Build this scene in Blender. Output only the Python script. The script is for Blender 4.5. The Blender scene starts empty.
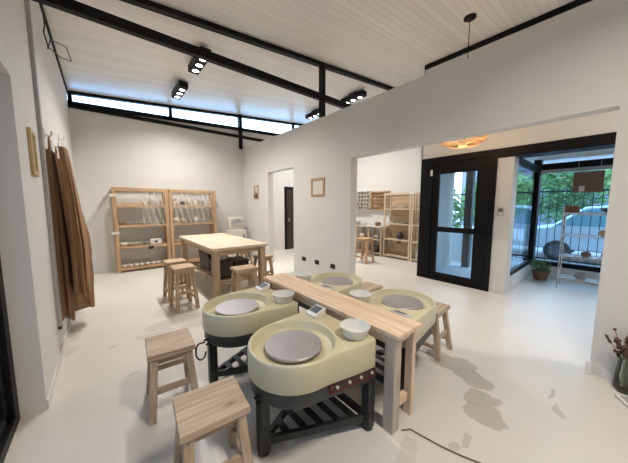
import bpy, bmesh, math, random
from mathutils import Vector, Matrix
random.seed(7)
C = bpy.context.scene.collection
PI = math.pi

# ------------------------------------------------------------------ materials
def new_mat(name):
    m = bpy.data.materials.new(name); m.use_nodes = True
    nt = m.node_tree
    return m, nt, nt.nodes['Principled BSDF']

def link(nt, a, b): nt.links.new(a, b)

def plain(name, col, rough=.5, metal=0., noise=.06, scale=8., bump=0., bscale=60., spec=None, trans=0.):
    m, nt, p = new_mat(name)
    tc = nt.nodes.new('ShaderNodeTexCoord')
    n = nt.nodes.new('ShaderNodeTexNoise'); n.inputs['Scale'].default_value = scale; n.inputs['Detail'].default_value = 4
    link(nt, tc.outputs['Object'], n.inputs['Vector'])
    r = nt.nodes.new('ShaderNodeMix'); r.data_type = 'RGBA'
    r.inputs[6].default_value = [c*(1-noise) for c in col]+[1]
    r.inputs[7].default_value = [min(1, c*(1+noise)) for c in col]+[1]
    link(nt, n.outputs['Fac'], r.inputs[0])
    link(nt, r.outputs[2], p.inputs['Base Color'])
    p.inputs['Roughness'].default_value = rough; p.inputs['Metallic'].default_value = metal
    if spec is not None: p.inputs['Specular IOR Level'].default_value = spec
    if trans: p.inputs['Transmission Weight'].default_value = trans
    if bump:
        n2 = nt.nodes.new('ShaderNodeTexNoise'); n2.inputs['Scale'].default_value = bscale; n2.inputs['Detail'].default_value = 3
        link(nt, tc.outputs['Object'], n2.inputs['Vector'])
        b = nt.nodes.new('ShaderNodeBump'); b.inputs['Strength'].default_value = bump; b.inputs['Distance'].default_value = .01
        link(nt, n2.outputs['Fac'], b.inputs['Height']); link(nt, b.outputs['Normal'], p.inputs['Normal'])
    return m

def wood(name, c0, c1, axis='Z', rough=.6, knots=.5, fine=1.):
    m, nt, p = new_mat(name)
    tc = nt.nodes.new('ShaderNodeTexCoord'); oi = nt.nodes.new('ShaderNodeObjectInfo')
    off = nt.nodes.new('ShaderNodeVectorMath'); off.operation = 'MULTIPLY_ADD'
    off.inputs[1].default_value = (1, 1, 1)
    mul = nt.nodes.new('ShaderNodeMath'); mul.operation = 'MULTIPLY'; mul.inputs[1].default_value = 13.
    link(nt, oi.outputs['Random'], mul.inputs[0])
    link(nt, tc.outputs['Object'], off.inputs[0]); link(nt, mul.outputs[0], off.inputs[2])
    mp = nt.nodes.new('ShaderNodeMapping')
    s = {'X': (1.2, 14, 14), 'Y': (14, 1.2, 14), 'Z': (14, 14, 1.2)}[axis]
    mp.inputs['Scale'].default_value = [v*fine for v in s]
    link(nt, off.outputs[0], mp.inputs['Vector'])
    n = nt.nodes.new('ShaderNodeTexNoise'); n.inputs['Scale'].default_value = 1.6; n.inputs['Detail'].default_value = 6
    n.inputs['Distortion'].default_value = .8
    link(nt, mp.outputs[0], n.inputs['Vector'])
    rp = nt.nodes.new('ShaderNodeValToRGB')
    rp.color_ramp.elements[0].position = .32; rp.color_ramp.elements[1].position = .66
    rp.color_ramp.elements[0].color = (*c0, 1); rp.color_ramp.elements[1].color = (*c1, 1)
    link(nt, n.outputs['Fac'], rp.inputs[0])
    # knots
    v = nt.nodes.new('ShaderNodeTexVoronoi'); v.inputs['Scale'].default_value = 1.
    mp2 = nt.nodes.new('ShaderNodeMapping')
    s2 = {'X': (3., 7, 7), 'Y': (7, 3., 7), 'Z': (7, 7, 3.)}[axis]
    mp2.inputs['Scale'].default_value = s2
    link(nt, off.outputs[0], mp2.inputs['Vector']); link(nt, mp2.outputs[0], v.inputs['Vector'])
    kr = nt.nodes.new('ShaderNodeValToRGB')
    kr.color_ramp.elements[0].position = .03; kr.color_ramp.elements[0].color = (1, 1, 1, 1)
    kr.color_ramp.elements[1].position = .16; kr.color_ramp.elements[1].color = (0, 0, 0, 1)
    link(nt, v.outputs['Distance'], kr.inputs[0])
    km = nt.nodes.new('ShaderNodeMath'); km.operation = 'MULTIPLY'; km.inputs[1].default_value = knots
    link(nt, kr.outputs[0], km.inputs[0])
    mx = nt.nodes.new('ShaderNodeMix'); mx.data_type = 'RGBA'
    mx.inputs[7].default_value = (c0[0]*.35, c0[1]*.3, c0[2]*.28, 1)
    link(nt, km.outputs[0], mx.inputs[0]); link(nt, rp.outputs[0], mx.inputs[6])
    link(nt, mx.outputs[2], p.inputs['Base Color'])
    p.inputs['Roughness'].default_value = rough
    b = nt.nodes.new('ShaderNodeBump'); b.inputs['Strength'].default_value = .15; b.inputs['Distance'].default_value = .004
    link(nt, n.outputs['Fac'], b.inputs['Height']); link(nt, b.outputs['Normal'], p.inputs['Normal'])
    return m

def glass(name, tint=(.92, .97, .98), gloss=.08, gcol=(1, 1, 1)):
    m = bpy.data.materials.new(name); m.use_nodes = True; nt = m.node_tree
    nt.nodes.clear()
    o = nt.nodes.new('ShaderNodeOutputMaterial'); t = nt.nodes.new('ShaderNodeBsdfTransparent')
    g = nt.nodes.new('ShaderNodeBsdfGlossy'); g.inputs['Roughness'].default_value = .02
    g.inputs['Color'].default_value = (*gcol, 1)
    t.inputs['Color'].default_value = (*tint, 1)
    f = nt.nodes.new('ShaderNodeFresnel'); f.inputs['IOR'].default_value = 1.45
    mx = nt.nodes.new('ShaderNodeMixShader')
    mu = nt.nodes.new('ShaderNodeMath'); mu.operation = 'MULTIPLY'; mu.inputs[1].default_value = gloss*10
    link(nt, f.outputs[0], mu.inputs[0]); link(nt, mu.outputs[0], mx.inputs[0])
    link(nt, t.outputs[0], mx.inputs[1]); link(nt, g.outputs[0], mx.inputs[2]); link(nt, mx.outputs[0], o.inputs[0])
    return m

def emit(name, col, s):
    m = bpy.data.materials.new(name); m.use_nodes = True; nt = m.node_tree; nt.nodes.clear()
    o = nt.nodes.new('ShaderNodeOutputMaterial'); e = nt.nodes.new('ShaderNodeEmission')
    e.inputs[0].default_value = (*col, 1); e.inputs[1].default_value = s; link(nt, e.outputs[0], o.inputs[0])
    return m

def ceiling_mat():
    m, nt, p = new_mat('ceiling_boards')
    tc = nt.nodes.new('ShaderNodeTexCoord'); sp = nt.nodes.new('ShaderNodeSeparateXYZ')
    link(nt, tc.outputs['Object'], sp.inputs[0])
    a = nt.nodes.new('ShaderNodeMath'); a.operation = 'MULTIPLY'; a.inputs[1].default_value = 1/.10
    link(nt, sp.outputs['Y'], a.inputs[0])
    fr = nt.nodes.new('ShaderNodeMath'); fr.operation = 'FRACT'; link(nt, a.outputs[0], fr.inputs[0])
    rp = nt.nodes.new('ShaderNodeValToRGB'); e = rp.color_ramp.elements
    e[0].position = 0; e[0].color = (.0, .0, .0, 1); e[1].position = .09; e[1].color = (1, 1, 1, 1)
    link(nt, fr.outputs[0], rp.inputs[0])
    fl = nt.nodes.new('ShaderNodeMath'); fl.operation = 'FLOOR'; link(nt, a.outputs[0], fl.inputs[0])
    wn = nt.nodes.new('ShaderNodeTexWhiteNoise'); wn.noise_dimensions = '1D'; link(nt, fl.outputs[0], wn.inputs['W'])
    mr = nt.nodes.new('ShaderNodeMix'); mr.data_type = 'RGBA'
    mr.inputs[6].default_value = (.73, .715, .69, 1); mr.inputs[7].default_value = (.80, .785, .76, 1)
    link(nt, wn.outputs['Value'], mr.inputs[0])
    gm = nt.nodes.new('ShaderNodeMix'); gm.data_type = 'RGBA'; gm.inputs[6].default_value = (.52, .51, .49, 1)
    link(nt, rp.outputs[0], gm.inputs[0]); link(nt, mr.outputs[2], gm.inputs[7])
    link(nt, gm.outputs[2], p.inputs['Base Color']); p.inputs['Roughness'].default_value = .32
    b = nt.nodes.new('ShaderNodeBump'); b.inputs['Strength'].default_value = .5; b.inputs['Distance'].default_value = .008
    link(nt, rp.outputs[0], b.inputs['Height']); link(nt, b.outputs['Normal'], p.inputs['Normal'])
    return m

def floor_mat():
    m, nt, p = new_mat('painted_concrete')
    tc = nt.nodes.new('ShaderNodeTexCoord')
    n1 = nt.nodes.new('ShaderNodeTexNoise'); n1.inputs['Scale'].default_value = .9; n1.inputs['Detail'].default_value = 8
    n1.inputs['Roughness'].default_value = .6
    link(nt, tc.outputs['Object'], n1.inputs['Vector'])
    base = nt.nodes.new('ShaderNodeMix'); base.data_type = 'RGBA'
    base.inputs[6].default_value = (.60, .565, .51, 1); base.inputs[7].default_value = (.72, .69, .635, 1)
    link(nt, n1.outputs['Fac'], base.inputs[0])
    # distorted coordinates for worn patches
    n2 = nt.nodes.new('ShaderNodeTexNoise'); n2.inputs['Scale'].default_value = 3.2; n2.inputs['Detail'].default_value = 5
    link(nt, tc.outputs['Object'], n2.inputs['Vector'])
    wv = nt.nodes.new('ShaderNodeVectorMath'); wv.operation = 'MULTIPLY_ADD'
    wv.inputs[1].default_value = (.34, .34, 0)
    link(nt, n2.outputs['Color'], wv.inputs[0])
    sh = nt.nodes.new('ShaderNodeVectorMath'); sh.operation = 'SUBTRACT'; sh.inputs[1].default_value = (.17, .17, 0)
    link(nt, tc.outputs['Object'], sh.inputs[0]); link(nt, sh.outputs[0], wv.inputs[2])
    col = base.outputs[2]
    # (x, y, rx, ry, strength) : bare concrete showing through the paint
    patches = [(2.60, .98, .17, .22, .85), (2.47, .76, .13, .20, .85), (2.24, .62, .12, .10, .85), (2.08, .56, .12, .15, .85),
               (.72, 3.72, .40, .16, .45), (.40, 3.50, .25, .08, .4), (1.0, 3.45, .3, .10, .4), (.75, 4.15, .3, .25, .35),
               (2.75, .27, .09, .02, .8), (2.60, .18, .07, .03, .7), (1.68, .60, .05, .05, .6), (1.78, .55, .06, .03, .6),
               (-.36, 4.4, .05, .9, .4), (-.02, 3.45, .05, .03, .6), (.12, 2.75, .04, .02, .7), (1.35, .78, .2, .04, .35)]
    for (x, y, rx, ry, st) in patches:
        s = nt.nodes.new('ShaderNodeVectorMath'); s.operation = 'SUBTRACT'; s.inputs[1].default_value = (x, y, 0)
        link(nt, wv.outputs[0], s.inputs[0])
        d = nt.nodes.new('ShaderNodeVectorMath'); d.operation = 'MULTIPLY'; d.inputs[1].default_value = (1/rx, 1/ry, 0)
        link(nt, s.outputs[0], d.inputs[0])
        le = nt.nodes.new('ShaderNodeVectorMath'); le.operation = 'LENGTH'; link(nt, d.outputs[0], le.inputs[0])
        mr = nt.nodes.new('ShaderNodeMapRange'); mr.inputs[1].default_value = .93; mr.inputs[2].default_value = 1.0
        mr.inputs[3].default_value = st; mr.inputs[4].default_value = 0
        link(nt, le.outputs['Value'], mr.inputs[0])
        mx = nt.nodes.new('ShaderNodeMix'); mx.data_type = 'RGBA'; mx.inputs[7].default_value = (.44, .405, .35, 1)
        link(nt, mr.outputs[0], mx.inputs[0]); link(nt, col, mx.inputs[6]); col = mx.outputs[2]
    link(nt, col, p.inputs['Base Color'])
    n3 = nt.nodes.new('ShaderNodeTexNoise'); n3.inputs['Scale'].default_value = 4; n3.inputs['Detail'].default_value = 6
    link(nt, tc.outputs['Object'], n3.inputs['Vector'])
    rr = nt.nodes.new('ShaderNodeMapRange'); rr.inputs[3].default_value = .28; rr.inputs[4].default_value = .5
    link(nt, n3.outputs['Fac'], rr.inputs[0]); link(nt, rr.outputs[0], p.inputs['Roughness'])
    b = nt.nodes.new('ShaderNodeBump'); b.inputs['Strength'].default_value = .12; b.inputs['Distance'].default_value = .01
    link(nt, n3.outputs['Fac'], b.inputs['Height']); link(nt, b.outputs['Normal'], p.inputs['Normal'])
    return m

def disc_mat():
    m, nt, p = new_mat('wheel_head_metal')
    tc = nt.nodes.new('ShaderNodeTexCoord')
    le = nt.nodes.new('ShaderNodeVectorMath'); le.operation = 'LENGTH'
    mp = nt.nodes.new('ShaderNodeMapping'); mp.inputs['Scale'].default_value = (1, 1, 0)
    link(nt, tc.outputs['Object'], mp.inputs[0]); link(nt, mp.outputs[0], le.inputs[0])
    a = nt.nodes.new('ShaderNodeMath'); a.operation = 'MULTIPLY'; a.inputs[1].default_value = 300.
    link(nt, le.outputs['Value'], a.inputs[0])
    s = nt.nodes.new('ShaderNodeMath'); s.operation = 'SINE'; link(nt, a.outputs[0], s.inputs[0])
    mx = nt.nodes.new('ShaderNodeMix'); mx.data_type = 'RGBA'
    mx.inputs[6].default_value = (.43, .405, .41, 1); mx.inputs[7].default_value = (.49, .46, .465, 1)
    link(nt, s.outputs[0], mx.inputs[0]); link(nt, mx.outputs[2], p.inputs['Base Color'])
    p.inputs['Metallic'].default_value = .7; p.inputs['Roughness'].default_value = .42
    b = nt.nodes.new('ShaderNodeBump'); b.inputs['Strength'].default_value = .08; b.inputs['Distance'].default_value = .001
    link(nt, s.outputs[0], b.inputs['Height']); link(nt, b.outputs['Normal'], p.inputs['Normal'])
    return m

M = {}
M['wall'] = plain('white_wall_paint', (.68, .665, .64), .75, noise=.03, scale=1.5, bump=.12, bscale=25)
M['wall_out'] = plain('outside_render', (.62, .64, .66), .85, noise=.05, scale=2, bump=.15, bscale=25)
M['ceiling'] = ceiling_mat()
M['floor'] = floor_mat()
M['black'] = plain('black_metal', (.006, .006, .007), .5, noise=.1, spec=.18)
M['blackpl'] = plain('black_plastic', (.02, .02, .021), .5, noise=.1)
M['dark'] = plain('dark_grey_enamel', (.018, .02, .02), .42, noise=.12)
M['skirt'] = plain('dark_grey_plastic', (.032, .035, .033), .45, noise=.1)
M['cream'] = plain('cream_enamel', (.62, .56, .37), .32, noise=.03, scale=4)
M['disc'] = disc_mat()
M['panel'] = plain('dark_red_panel', (.035, .012, .011), .4)
M['red'] = plain('red_trim', (.16, .02, .02), .45)
M['knob'] = plain('pale_knob', (.55, .5, .42), .35)
M['white'] = plain('white_plastic', (.74, .73, .70), .4, noise=.02)
M['screen'] = plain('grey_screen', (.10, .11, .12), .2)
M['bowl'] = plain('cloudy_plastic', (.90, .89, .84), .35, noise=.02, trans=.25)
for ax in 'XYZ':
    M['stool'+ax] = wood('stool_wood_'+ax, (.36, .255, .165), (.58, .445, .32), ax, knots=.7)
    M['pine'+ax] = wood('pine_'+ax, (.66, .46, .30), (.82, .63, .45), ax, knots=.35, rough=.5)
    M['shelf'+ax] = wood('shelf_pine_'+ax, (.38, .235, .13), (.54, .36, .21), ax, knots=.3)
    M['table'+ax] = wood('table_wood_'+ax, (.38, .26, .16), (.54, .40, .26), ax, knots=.4)
    M['pale'+ax] = wood('pale_wood_'+ax, (.50, .40, .28), (.64, .53, .39), ax, knots=.2)
M['ttop'] = wood('table_top_wood', (.62, .50, .36), (.76, .64, .49), 'Y', knots=.3, rough=.4)
M['greypost'] = wood('grey_pine', (.40, .34, .27), (.58, .49, .39), 'Z', knots=.2)  # greyer pine for the left-hand bench legs
M['cloth'] = plain('brown_canvas', (.30, .17, .09), .9, noise=.15, scale=12, bump=.3, bscale=150)
M['cloth2'] = plain('dark_brown_canvas', (.25, .138, .075), .9, noise=.15, scale=12, bump=.3, bscale=150)
M['wcloth'] = plain('white_cloth', (.72, .70, .66), .9, noise=.05)
M['glass'] = glass('window_glass')
M['glass3'] = glass('daylight_dimming_glass', (.78, .80, .82))  # tint added to dim the daylight coming through the left door
M['glass2'] = glass('vase_glass', (.80, .86, .82), .14)
M['sheet'] = bpy.data.materials.new('plastic_sheet'); M['sheet'].use_nodes = True
_n = M['sheet'].node_tree; _n.nodes.clear(); _o = _n.nodes.new('ShaderNodeOutputMaterial'); _t = _n.nodes.new('ShaderNodeBsdfTransparent'); _d = _n.nodes.new('ShaderNodeBsdfTranslucent'); _g = _n.nodes.new('ShaderNodeBsdfDiffuse')
_d.inputs[0].default_value = (.8, .77, .72, 1); _g.inputs[0].default_value = (.8, .77, .72, 1)
_m1 = _n.nodes.new('ShaderNodeMixShader'); _m1.inputs[0].default_value = .5; _m2 = _n.nodes.new('ShaderNodeMixShader'); _m2.inputs[0].default_value = .22
_tc = _n.nodes.new('ShaderNodeTexCoord'); _mp = _n.nodes.new('ShaderNodeMapping'); _mp.inputs['Rotation'].default_value = (0, math.radians(14), 0)
_w = _n.nodes.new('ShaderNodeTexWave'); _w.inputs['Scale'].default_value = 2.6; _w.inputs['Distortion'].default_value = 2.5; _w.inputs['Detail'].default_value = 2
_r = _n.nodes.new('ShaderNodeMapRange'); _r.inputs[1].default_value = .55; _r.inputs[3].default_value = .12; _r.inputs[4].default_value = .6
link(_n, _tc.outputs['Object'], _mp.inputs[0]); link(_n, _mp.outputs[0], _w.inputs['Vector']); link(_n, _w.outputs['Fac'], _r.inputs[0]); link(_n, _r.outputs[0], _m2.inputs[0])
link(_n, _d.outputs[0], _m1.inputs[1]); link(_n, _g.outputs[0], _m1.inputs[2]); link(_n, _t.outputs[0], _m2.inputs[1]); link(_n, _m1.outputs[0], _m2.inputs[2]); link(_n, _m2.outputs[0], _o.inputs[0])
M['lens'] = emit('lamp_lens', (1, .95, .87), 14)
M['bulb'] = emit('pendant_bulb', (1, .66, .30), 18)
M['rattan'] = plain('rattan', (.55, .38, .2), .6)
M['gold'] = plain('gilt_wood', (.50, .36, .17), .45, noise=.2, scale=20)
M['paper'] = plain('pale_paper', (.70, .66, .58), .8)
M['terracotta'] = plain('terracotta', (.20, .10, .065), .8, noise=.15)
M['brownpot'] = plain('brown_glaze', (.20, .12, .08), .4, noise=.2)
M['blackpot'] = plain('black_glaze', (.03, .028, .027), .35)
M['greypot'] = plain('grey_clay', (.35, .33, .31), .7, noise=.1)
M['bisque'] = plain('white_bisque', (.66, .62, .56), .7, noise=.06)
M['tan'] = plain('tan_clay', (.48, .34, .22), .75, noise=.1)
M['card'] = plain('brown_board', (.20, .125, .085), .8, noise=.08)
M['chrome'] = plain('chrome_wire', (.62, .64, .66), .25, metal=.9)
M['leaf'] = plain('green_leaf', (.07, .17, .05), .6, noise=.5, scale=3)
M['leaf2'] = plain('light_leaf', (.16, .30, .10), .6, noise=.5, scale=3)
M['bark'] = plain('bark', (.10, .075, .055), .9, noise=.3)
M['soil'] = plain('soil', (.05, .035, .025), .95)
M['dry'] = plain('dried_flower', (.11, .055, .04), .9, noise=.3, scale=30)
M['stem'] = plain('dry_stem', (.17, .12, .07), .8)
M['car'] = plain('car_paint', (.34, .40, .44), .3, metal=.2)
M['carglass'] = plain('car_glass', (.10, .20, .23), .08)
M['tyre'] = plain('tyre_rubber', (.015, .015, .016), .8)
M['hub'] = plain('wheel_rim', (.07, .075, .08), .4, metal=.5)
M['pave'] = plain('pavement', (.60, .62, .63), .8, noise=.08, scale=2)
M['asphalt'] = plain('asphalt', (.24, .25, .26), .85, noise=.1, scale=3)
M['facade'] = plain('far_facade', (.20, .20, .30), .8, noise=.06)
M['grille'] = plain('post_grey', (.10, .10, .10), .6)
M['bin'] = plain('dark_bin', (.035, .022, .018), .5)
M['trunk'] = plain('grey_trunking', (.40, .39, .38), .5)
M['bounce'] = plain('sky_bounce_pale_blue', (.66, .78, .88), .5, noise=.05)  # pale blue so the added slab throws sky light upward
M['steel'] = plain('grey_steel', (.45, .45, .44), .4, metal=.3)

# ------------------------------------------------------------------ mesh builder
class MB:
    def __init__(s): s.v = []; s.f = []
    def add(s, vs, fs):
        o = len(s.v); s.v += [tuple(v) for v in vs]; s.f += [tuple(i+o for i in f) for f in fs]; return s
    def box(s, x0, x1, y0, y1, z0, z1):
        x0, x1 = sorted((x0, x1)); y0, y1 = sorted((y0, y1)); z0, z1 = sorted((z0, z1))
        return s.add([(x0,y0,z0),(x1,y0,z0),(x1,y1,z0),(x0,y1,z0),(x0,y0,z1),(x1,y0,z1),(x1,y1,z1),(x0,y1,z1)],
                     [(0,3,2,1),(4,5,6,7),(0,1,5,4),(1,2,6,5),(2,3,7,6),(3,0,4,7)])
    def hexa(s, lo, hi):   # two quads of four corners (bottom ccw, top ccw)
        return s.add(list(lo)+list(hi), [(0,3,2,1),(4,5,6,7),(0,1,5,4),(1,2,6,5),(2,3,7,6),(3,0,4,7)])
    def bar(s, p0, p1, w, d, up=(0, 0, 1), w1=None, d1=None):
        p0 = Vector(p0); p1 = Vector(p1); t = (p1-p0).normalized(); u = Vector(up)
        if abs(t.dot(u)) > .95: u = Vector((0, 1, 0))
        a = t.cross(u).normalized(); b = a.cross(t).normalized()
        w1 = w1 or w; d1 = d1 or d
        q = lambda p, w, d: [p-a*w/2-b*d/2, p+a*w/2-b*d/2, p+a*w/2+b*d/2, p-a*w/2+b*d/2]
        return s.add(q(p0, w, d)+q(p1, w1, d1), [(0,3,2,1),(4,5,6,7),(0,1,5,4),(1,2,6,5),(2,3,7,6),(3,0,4,7)])
    def tube(s, pts, r, n=8, r1=None):
        pts = [Vector(p) for p in pts]; L = len(pts); vs = []; fs = []
        t0 = (pts[1]-pts[0]).normalized(); u = Vector((0, 0, 1)) if abs(t0.z) < .9 else Vector((1, 0, 0))
        a = t0.cross(u).normalized()
        for i, p in enumerate(pts):
            t = (pts[min(i+1, L-1)]-pts[max(i-1, 0)]).normalized()
            a = (a-t*a.dot(t)).normalized(); b = t.cross(a)
            rr = r if r1 is None else r+(r1-r)*i/(L-1)
            vs += [p+(a*math.cos(2*PI*k/n)+b*math.sin(2*PI*k/n))*rr for k in range(n)]
        for i in range(L-1):
            for k in range(n):
                fs.append((i*n+k, i*n+(k+1) % n, (i+1)*n+(k+1) % n, (i+1)*n+k))
        fs.append(tuple(reversed(range(n)))); fs.append(tuple((L-1)*n+k for k in range(n)))
        return s.add(vs, fs)
    def lathe(s, prof, c=(0, 0, 0), n=24, caps=True):
        vs = []; fs = []; L = len(prof)
        for (r, z) in prof:
            vs += [(c[0]+r*math.cos(2*PI*k/n), c[1]+r*math.sin(2*PI*k/n), c[2]+z) for k in range(n)]
        for i in range(L-1):
            for k in range(n): fs.append((i*n+k, i*n+(k+1) % n, (i+1)*n+(k+1) % n, (i+1)*n+k))
        if caps:
            fs.append(tuple(reversed(range(n)))); fs.append(tuple((L-1)*n+k for k in range(n)))
        return s.add(vs, fs)
    def prism(s, prof, ax, a0, a1):   # 2-D outline extruded along ax ('X','Y','Z')
        n = len(prof)
        def P(p, a): return {'X': (a, p[0], p[1]), 'Y': (p[0], a, p[1]), 'Z': (p[0], p[1], a)}[ax]
        vs = [P(p, a0) for p in prof]+[P(p, a1) for p in prof]
        fs = [tuple(range(n)), tuple(reversed(range(n, 2*n)))]+[(i, n+i, n+(i+1) % n, (i+1) % n) for i in range(n)]
        return s.add(vs, fs)
    def build(s, name, mat, parent=None, bevel=0., smooth=False, ang=35, loc=None):
        me = bpy.data.meshes.new(name); me.from_pydata(s.v, [], s.f); me.update()
        bm = bmesh.new(); bm.from_mesh(me); bmesh.ops.recalc_face_normals(bm, faces=bm.faces); bm.to_mesh(me); bm.free()
        me.materials.append(M[mat] if isinstance(mat, str) else mat)
        if smooth:
            for p in me.polygons: p.use_smooth = True
            me.set_sharp_from_angle(angle=math.radians(ang))
        o = bpy.data.objects.new(name, me); C.objects.link(o)
        if parent: o.parent = parent
        if loc: o.location = loc
        if bevel:
            b = o.modifiers.new('bevel', 'BEVEL'); b.width = bevel; b.segments = 2; b.limit_method = 'ANGLE'; b.angle_limit = math.radians(40)
        return o

def tag(o, label, cat, group=None):
    o['label'] = label; o['category'] = cat
    if group: o['group'] = group
    return o
def thing(name, label, cat, loc=(0, 0, 0), rz=0, group=None):
    o = bpy.data.objects.new(name, None); C.objects.link(o); o.location = loc; o.rotation_euler = (0, 0, rz)
    o.empty_display_size = .1
    return tag(o, label, cat, group)
def struct(name, mb, mat, **k):
    o = mb.build(name, mat, **k); o['kind'] = 'structure'; return o
def dup(root, loc, rz, label, group=None):
    r = root.copy(); C.objects.link(r); r.location = loc; r.rotation_euler = (0, 0, rz); r['label'] = label
    if group: r['group'] = group
    for ch in list(root.children):
        c = ch.copy(); C.objects.link(c); c.parent = r
        for g in list(ch.children):
            d = g.copy(); C.objects.link(d); d.parent = c
    return r

# ------------------------------------------------------------------ room shell
LW = -.42; PX0, PX1 = 3.42, 3.58; YB = 7.6; RX = 5.34; FARX = 6.90; YF = -3.0
def zc(x): return 3.975+.088*x           # underside of the raked ceiling

struct('floor', MB().box(-.64, 7.75, YF-.2, YB+.2, -.12, 0), 'floor')
# ceiling slab
cl = MB().hexa([(-.7, YF-.2, zc(-.7)), (7.2, YF-.2, zc(7.2)), (7.2, YB+.02, zc(7.2)), (-.7, YB+.02, zc(-.7))],
               [(-.7, YF-.2, zc(-.7)+.15), (7.2, YF-.2, zc(7.2)+.15), (7.2, YB+.5, zc(7.2)+.15), (-.7, YB+.5, zc(-.7)+.15)])
struct('ceiling', cl, 'ceiling')
# left wall with two openings
w = MB()
w.box(-.64, LW, 2.69, 5.5, 0, 3.96); w.box(-.64, LW, 6.9, YB, 0, 3.96)
w.box(-.64, LW, -1.6, 2.69, 2.42, 3.96); w.box(-.64, LW, 5.5, 6.9, 2.4, 3.96)
w.box(-.64, LW, YF, -1.6, 0, 3.96)
struct('wall_left', w, 'wall')
# closed door in the far opening of the left wall
struct('door_1', MB().box(-.63, -.585, 5.5, 6.9, 0, 2.4), 'wall')
# back wall (solid part under the raked clerestory sill)
zl0, zl1 = 3.655, 4.03                     # top of solid wall at x=-.42 and x=FARX
w = MB().hexa([(-.64, YB, 0), (FARX+.15, YB, 0), (FARX+.15, YB+.18, 0), (-.64, YB+.18, 0)],
              [(-.64, YB, zl0), (FARX+.15, YB, zl1), (FARX+.15, YB+.18, zl1), (-.64, YB+.18, zl0)])
struct('wall_back', w, 'wall')
# partition with doorway and wide opening
w = MB()
DH = 2.43
w.box(PX0, PX1, 6.04, YB, 0, 3.28); w.box(PX0, PX1, 4.87, 6.04, DH, 3.28)
w.box(PX0, PX1, 3.10, 4.87, 0, 3.28); w.box(PX0, PX1, .08, 3.10, 2.40, 3.28); w.box(PX0, PX1, YF, .08, 0, 3.28)
struct('wall_partition', w, 'wall')
# wall with the glazed entrance (right), its return, and the far right wall
w = MB()
w.box(RX, RX+.30, 1.21, 1.44, 0, 2.38)                      # white pillar beside the door
w.box(RX, RX+.16, -1.6, 2.835, 2.54, zc(RX)+.08)             # wall above door and bay
w.box(RX, RX+.16, YF, -1.6, 0, zc(RX)+.08)
w.box(RX+.0, FARX, 2.812, 2.835, 0, zc(FARX)+.05)                # return
struct('wall_right', w, 'wall')
struct('wall_far', MB().box(FARX, FARX+.15, 2.812, YB, 0, zc(FARX)+.05), 'wall')
struct('wall_front', MB().box(-.64, RX+.3, YF-.15, YF, 0, zc(RX)+.1), 'wall')
# entrance bay: kerb, ceiling, end wall
struct('trim_1', MB().box(5.64, 7.62, 1.20, 1.30, 0, .27), 'wall')
struct('ceiling_bay', MB().box(RX+.16, 8.3, -1.7, 2.81, 2.56, 2.70), 'wall')
struct('wall_bay', MB().box(RX+.16, 7.7, -1.75, -1.6, 0, 2.56), 'wall')
# black trims
t = MB().box(RX-.03, RX, YF, 2.83, zc(RX)-.09, zc(RX)-.005); struct('trim_2', t, 'black')
t = MB().box(LW, LW+.025, YF, YB, zc(LW)-.05, zc(LW)-.002); struct('trim_3', t, 'black')
t = MB().box(RX-.015, RX+.32, -1.6, 1.44, 2.38, 2.54); struct('trim_4', t, 'black')
# baseboards
struct('baseboard_left', MB().box(LW, LW+.012, 2.69, 5.5, 0, .07), 'wall', bevel=.003)
struct('baseboard_partition', MB().box(PX0-.014, PX0, -2.9, .08, 0, .085), 'wall', bevel=.003)
struct('baseboard_right', MB().box(RX-.012, RX, 1.21, 1.44, 0, .09), 'wall', bevel=.003)
struct('baseboard_back', MB().box(LW+.02, PX0, YB-.012, YB, 0, .06), 'wall', bevel=.003)

# ---- clerestory window in the back wall
win = bpy.data.objects.new('window_1', None); C.objects.link(win); win['kind'] = 'structure'
zb = lambda x: 3.66+(x+.42)*.0455     # bottom of glass frame
fr = MB()
def rake(mb, x0, x1, a0, a1, b0, b1, y0, y1):
    mb.hexa([(x0, y0, a0), (x1, y0, a1), (x1, y1, a1), (x0, y1, a0)], [(x0, y0, b0), (x1, y0, b1), (x1, y1, b1), (x0, y1, b0)])
x0, x1 = LW, FARX
rake(fr, x0, x1, zc(x0)-.06, zc(x1)-.06, zc(x0)-.0, zc(x1)-.0, YB-.03, YB+.06)
rake(fr, x0, x1, zb(x0)-.02, zb(x1)-.02, zb(x0)+.075, zb(x1)+.075, YB-.04, YB+.06)
for x in (-.38, 1.50, 3.35, 5.34):
    rake(fr, x-.035, x+.035, zb(x), zb(x), zc(x)-.02, zc(x)-.02, YB-.04, YB+.06)
fr.build('window_frame', 'black', win)
gl = MB(); rake(gl, x0, x1, zb(x0)+.05, zb(x1)+.05, zc(x0)-.03, zc(x1)-.03, YB+.02, YB+.028)
gl.build('window_pane', 'glass', win)
struct('trim_5', MB().box(LW, FARX, YB-.04, YB+.0, 3.60, 3.68), 'black')
struct('trim_6', MB().box(3.30, 3.40, YB-.11, YB-.045, 3.27, zc(3.35)-.01), 'black')

# ---- roof truss
ty = 3.89
tr = thing('roof_truss', 'black steel roof truss crossing the room under the white ceiling', 'truss', (1.5, ty, 3.59))
MB().box(LW-1.5+.0, FARX-1.5, -.045, .045, 0, .11).build('tie_beam', 'black', tr, bevel=.004)
b = MB(); rake(b, LW-1.5, FARX-1.5, zc(LW)-.07-3.59, zc(FARX)-.07-3.59, zc(LW)-.003-3.59, zc(FARX)-.003-3.59, -.045, .045)
b.build('top_chord', 'black', tr)
MB().box(3.42-1.5-.04, 3.42-1.5+.05, -.05, .05, 3.28-3.59, zc(3.42)-.06-3.59).build('post', 'black', tr, bevel=.003)

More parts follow.
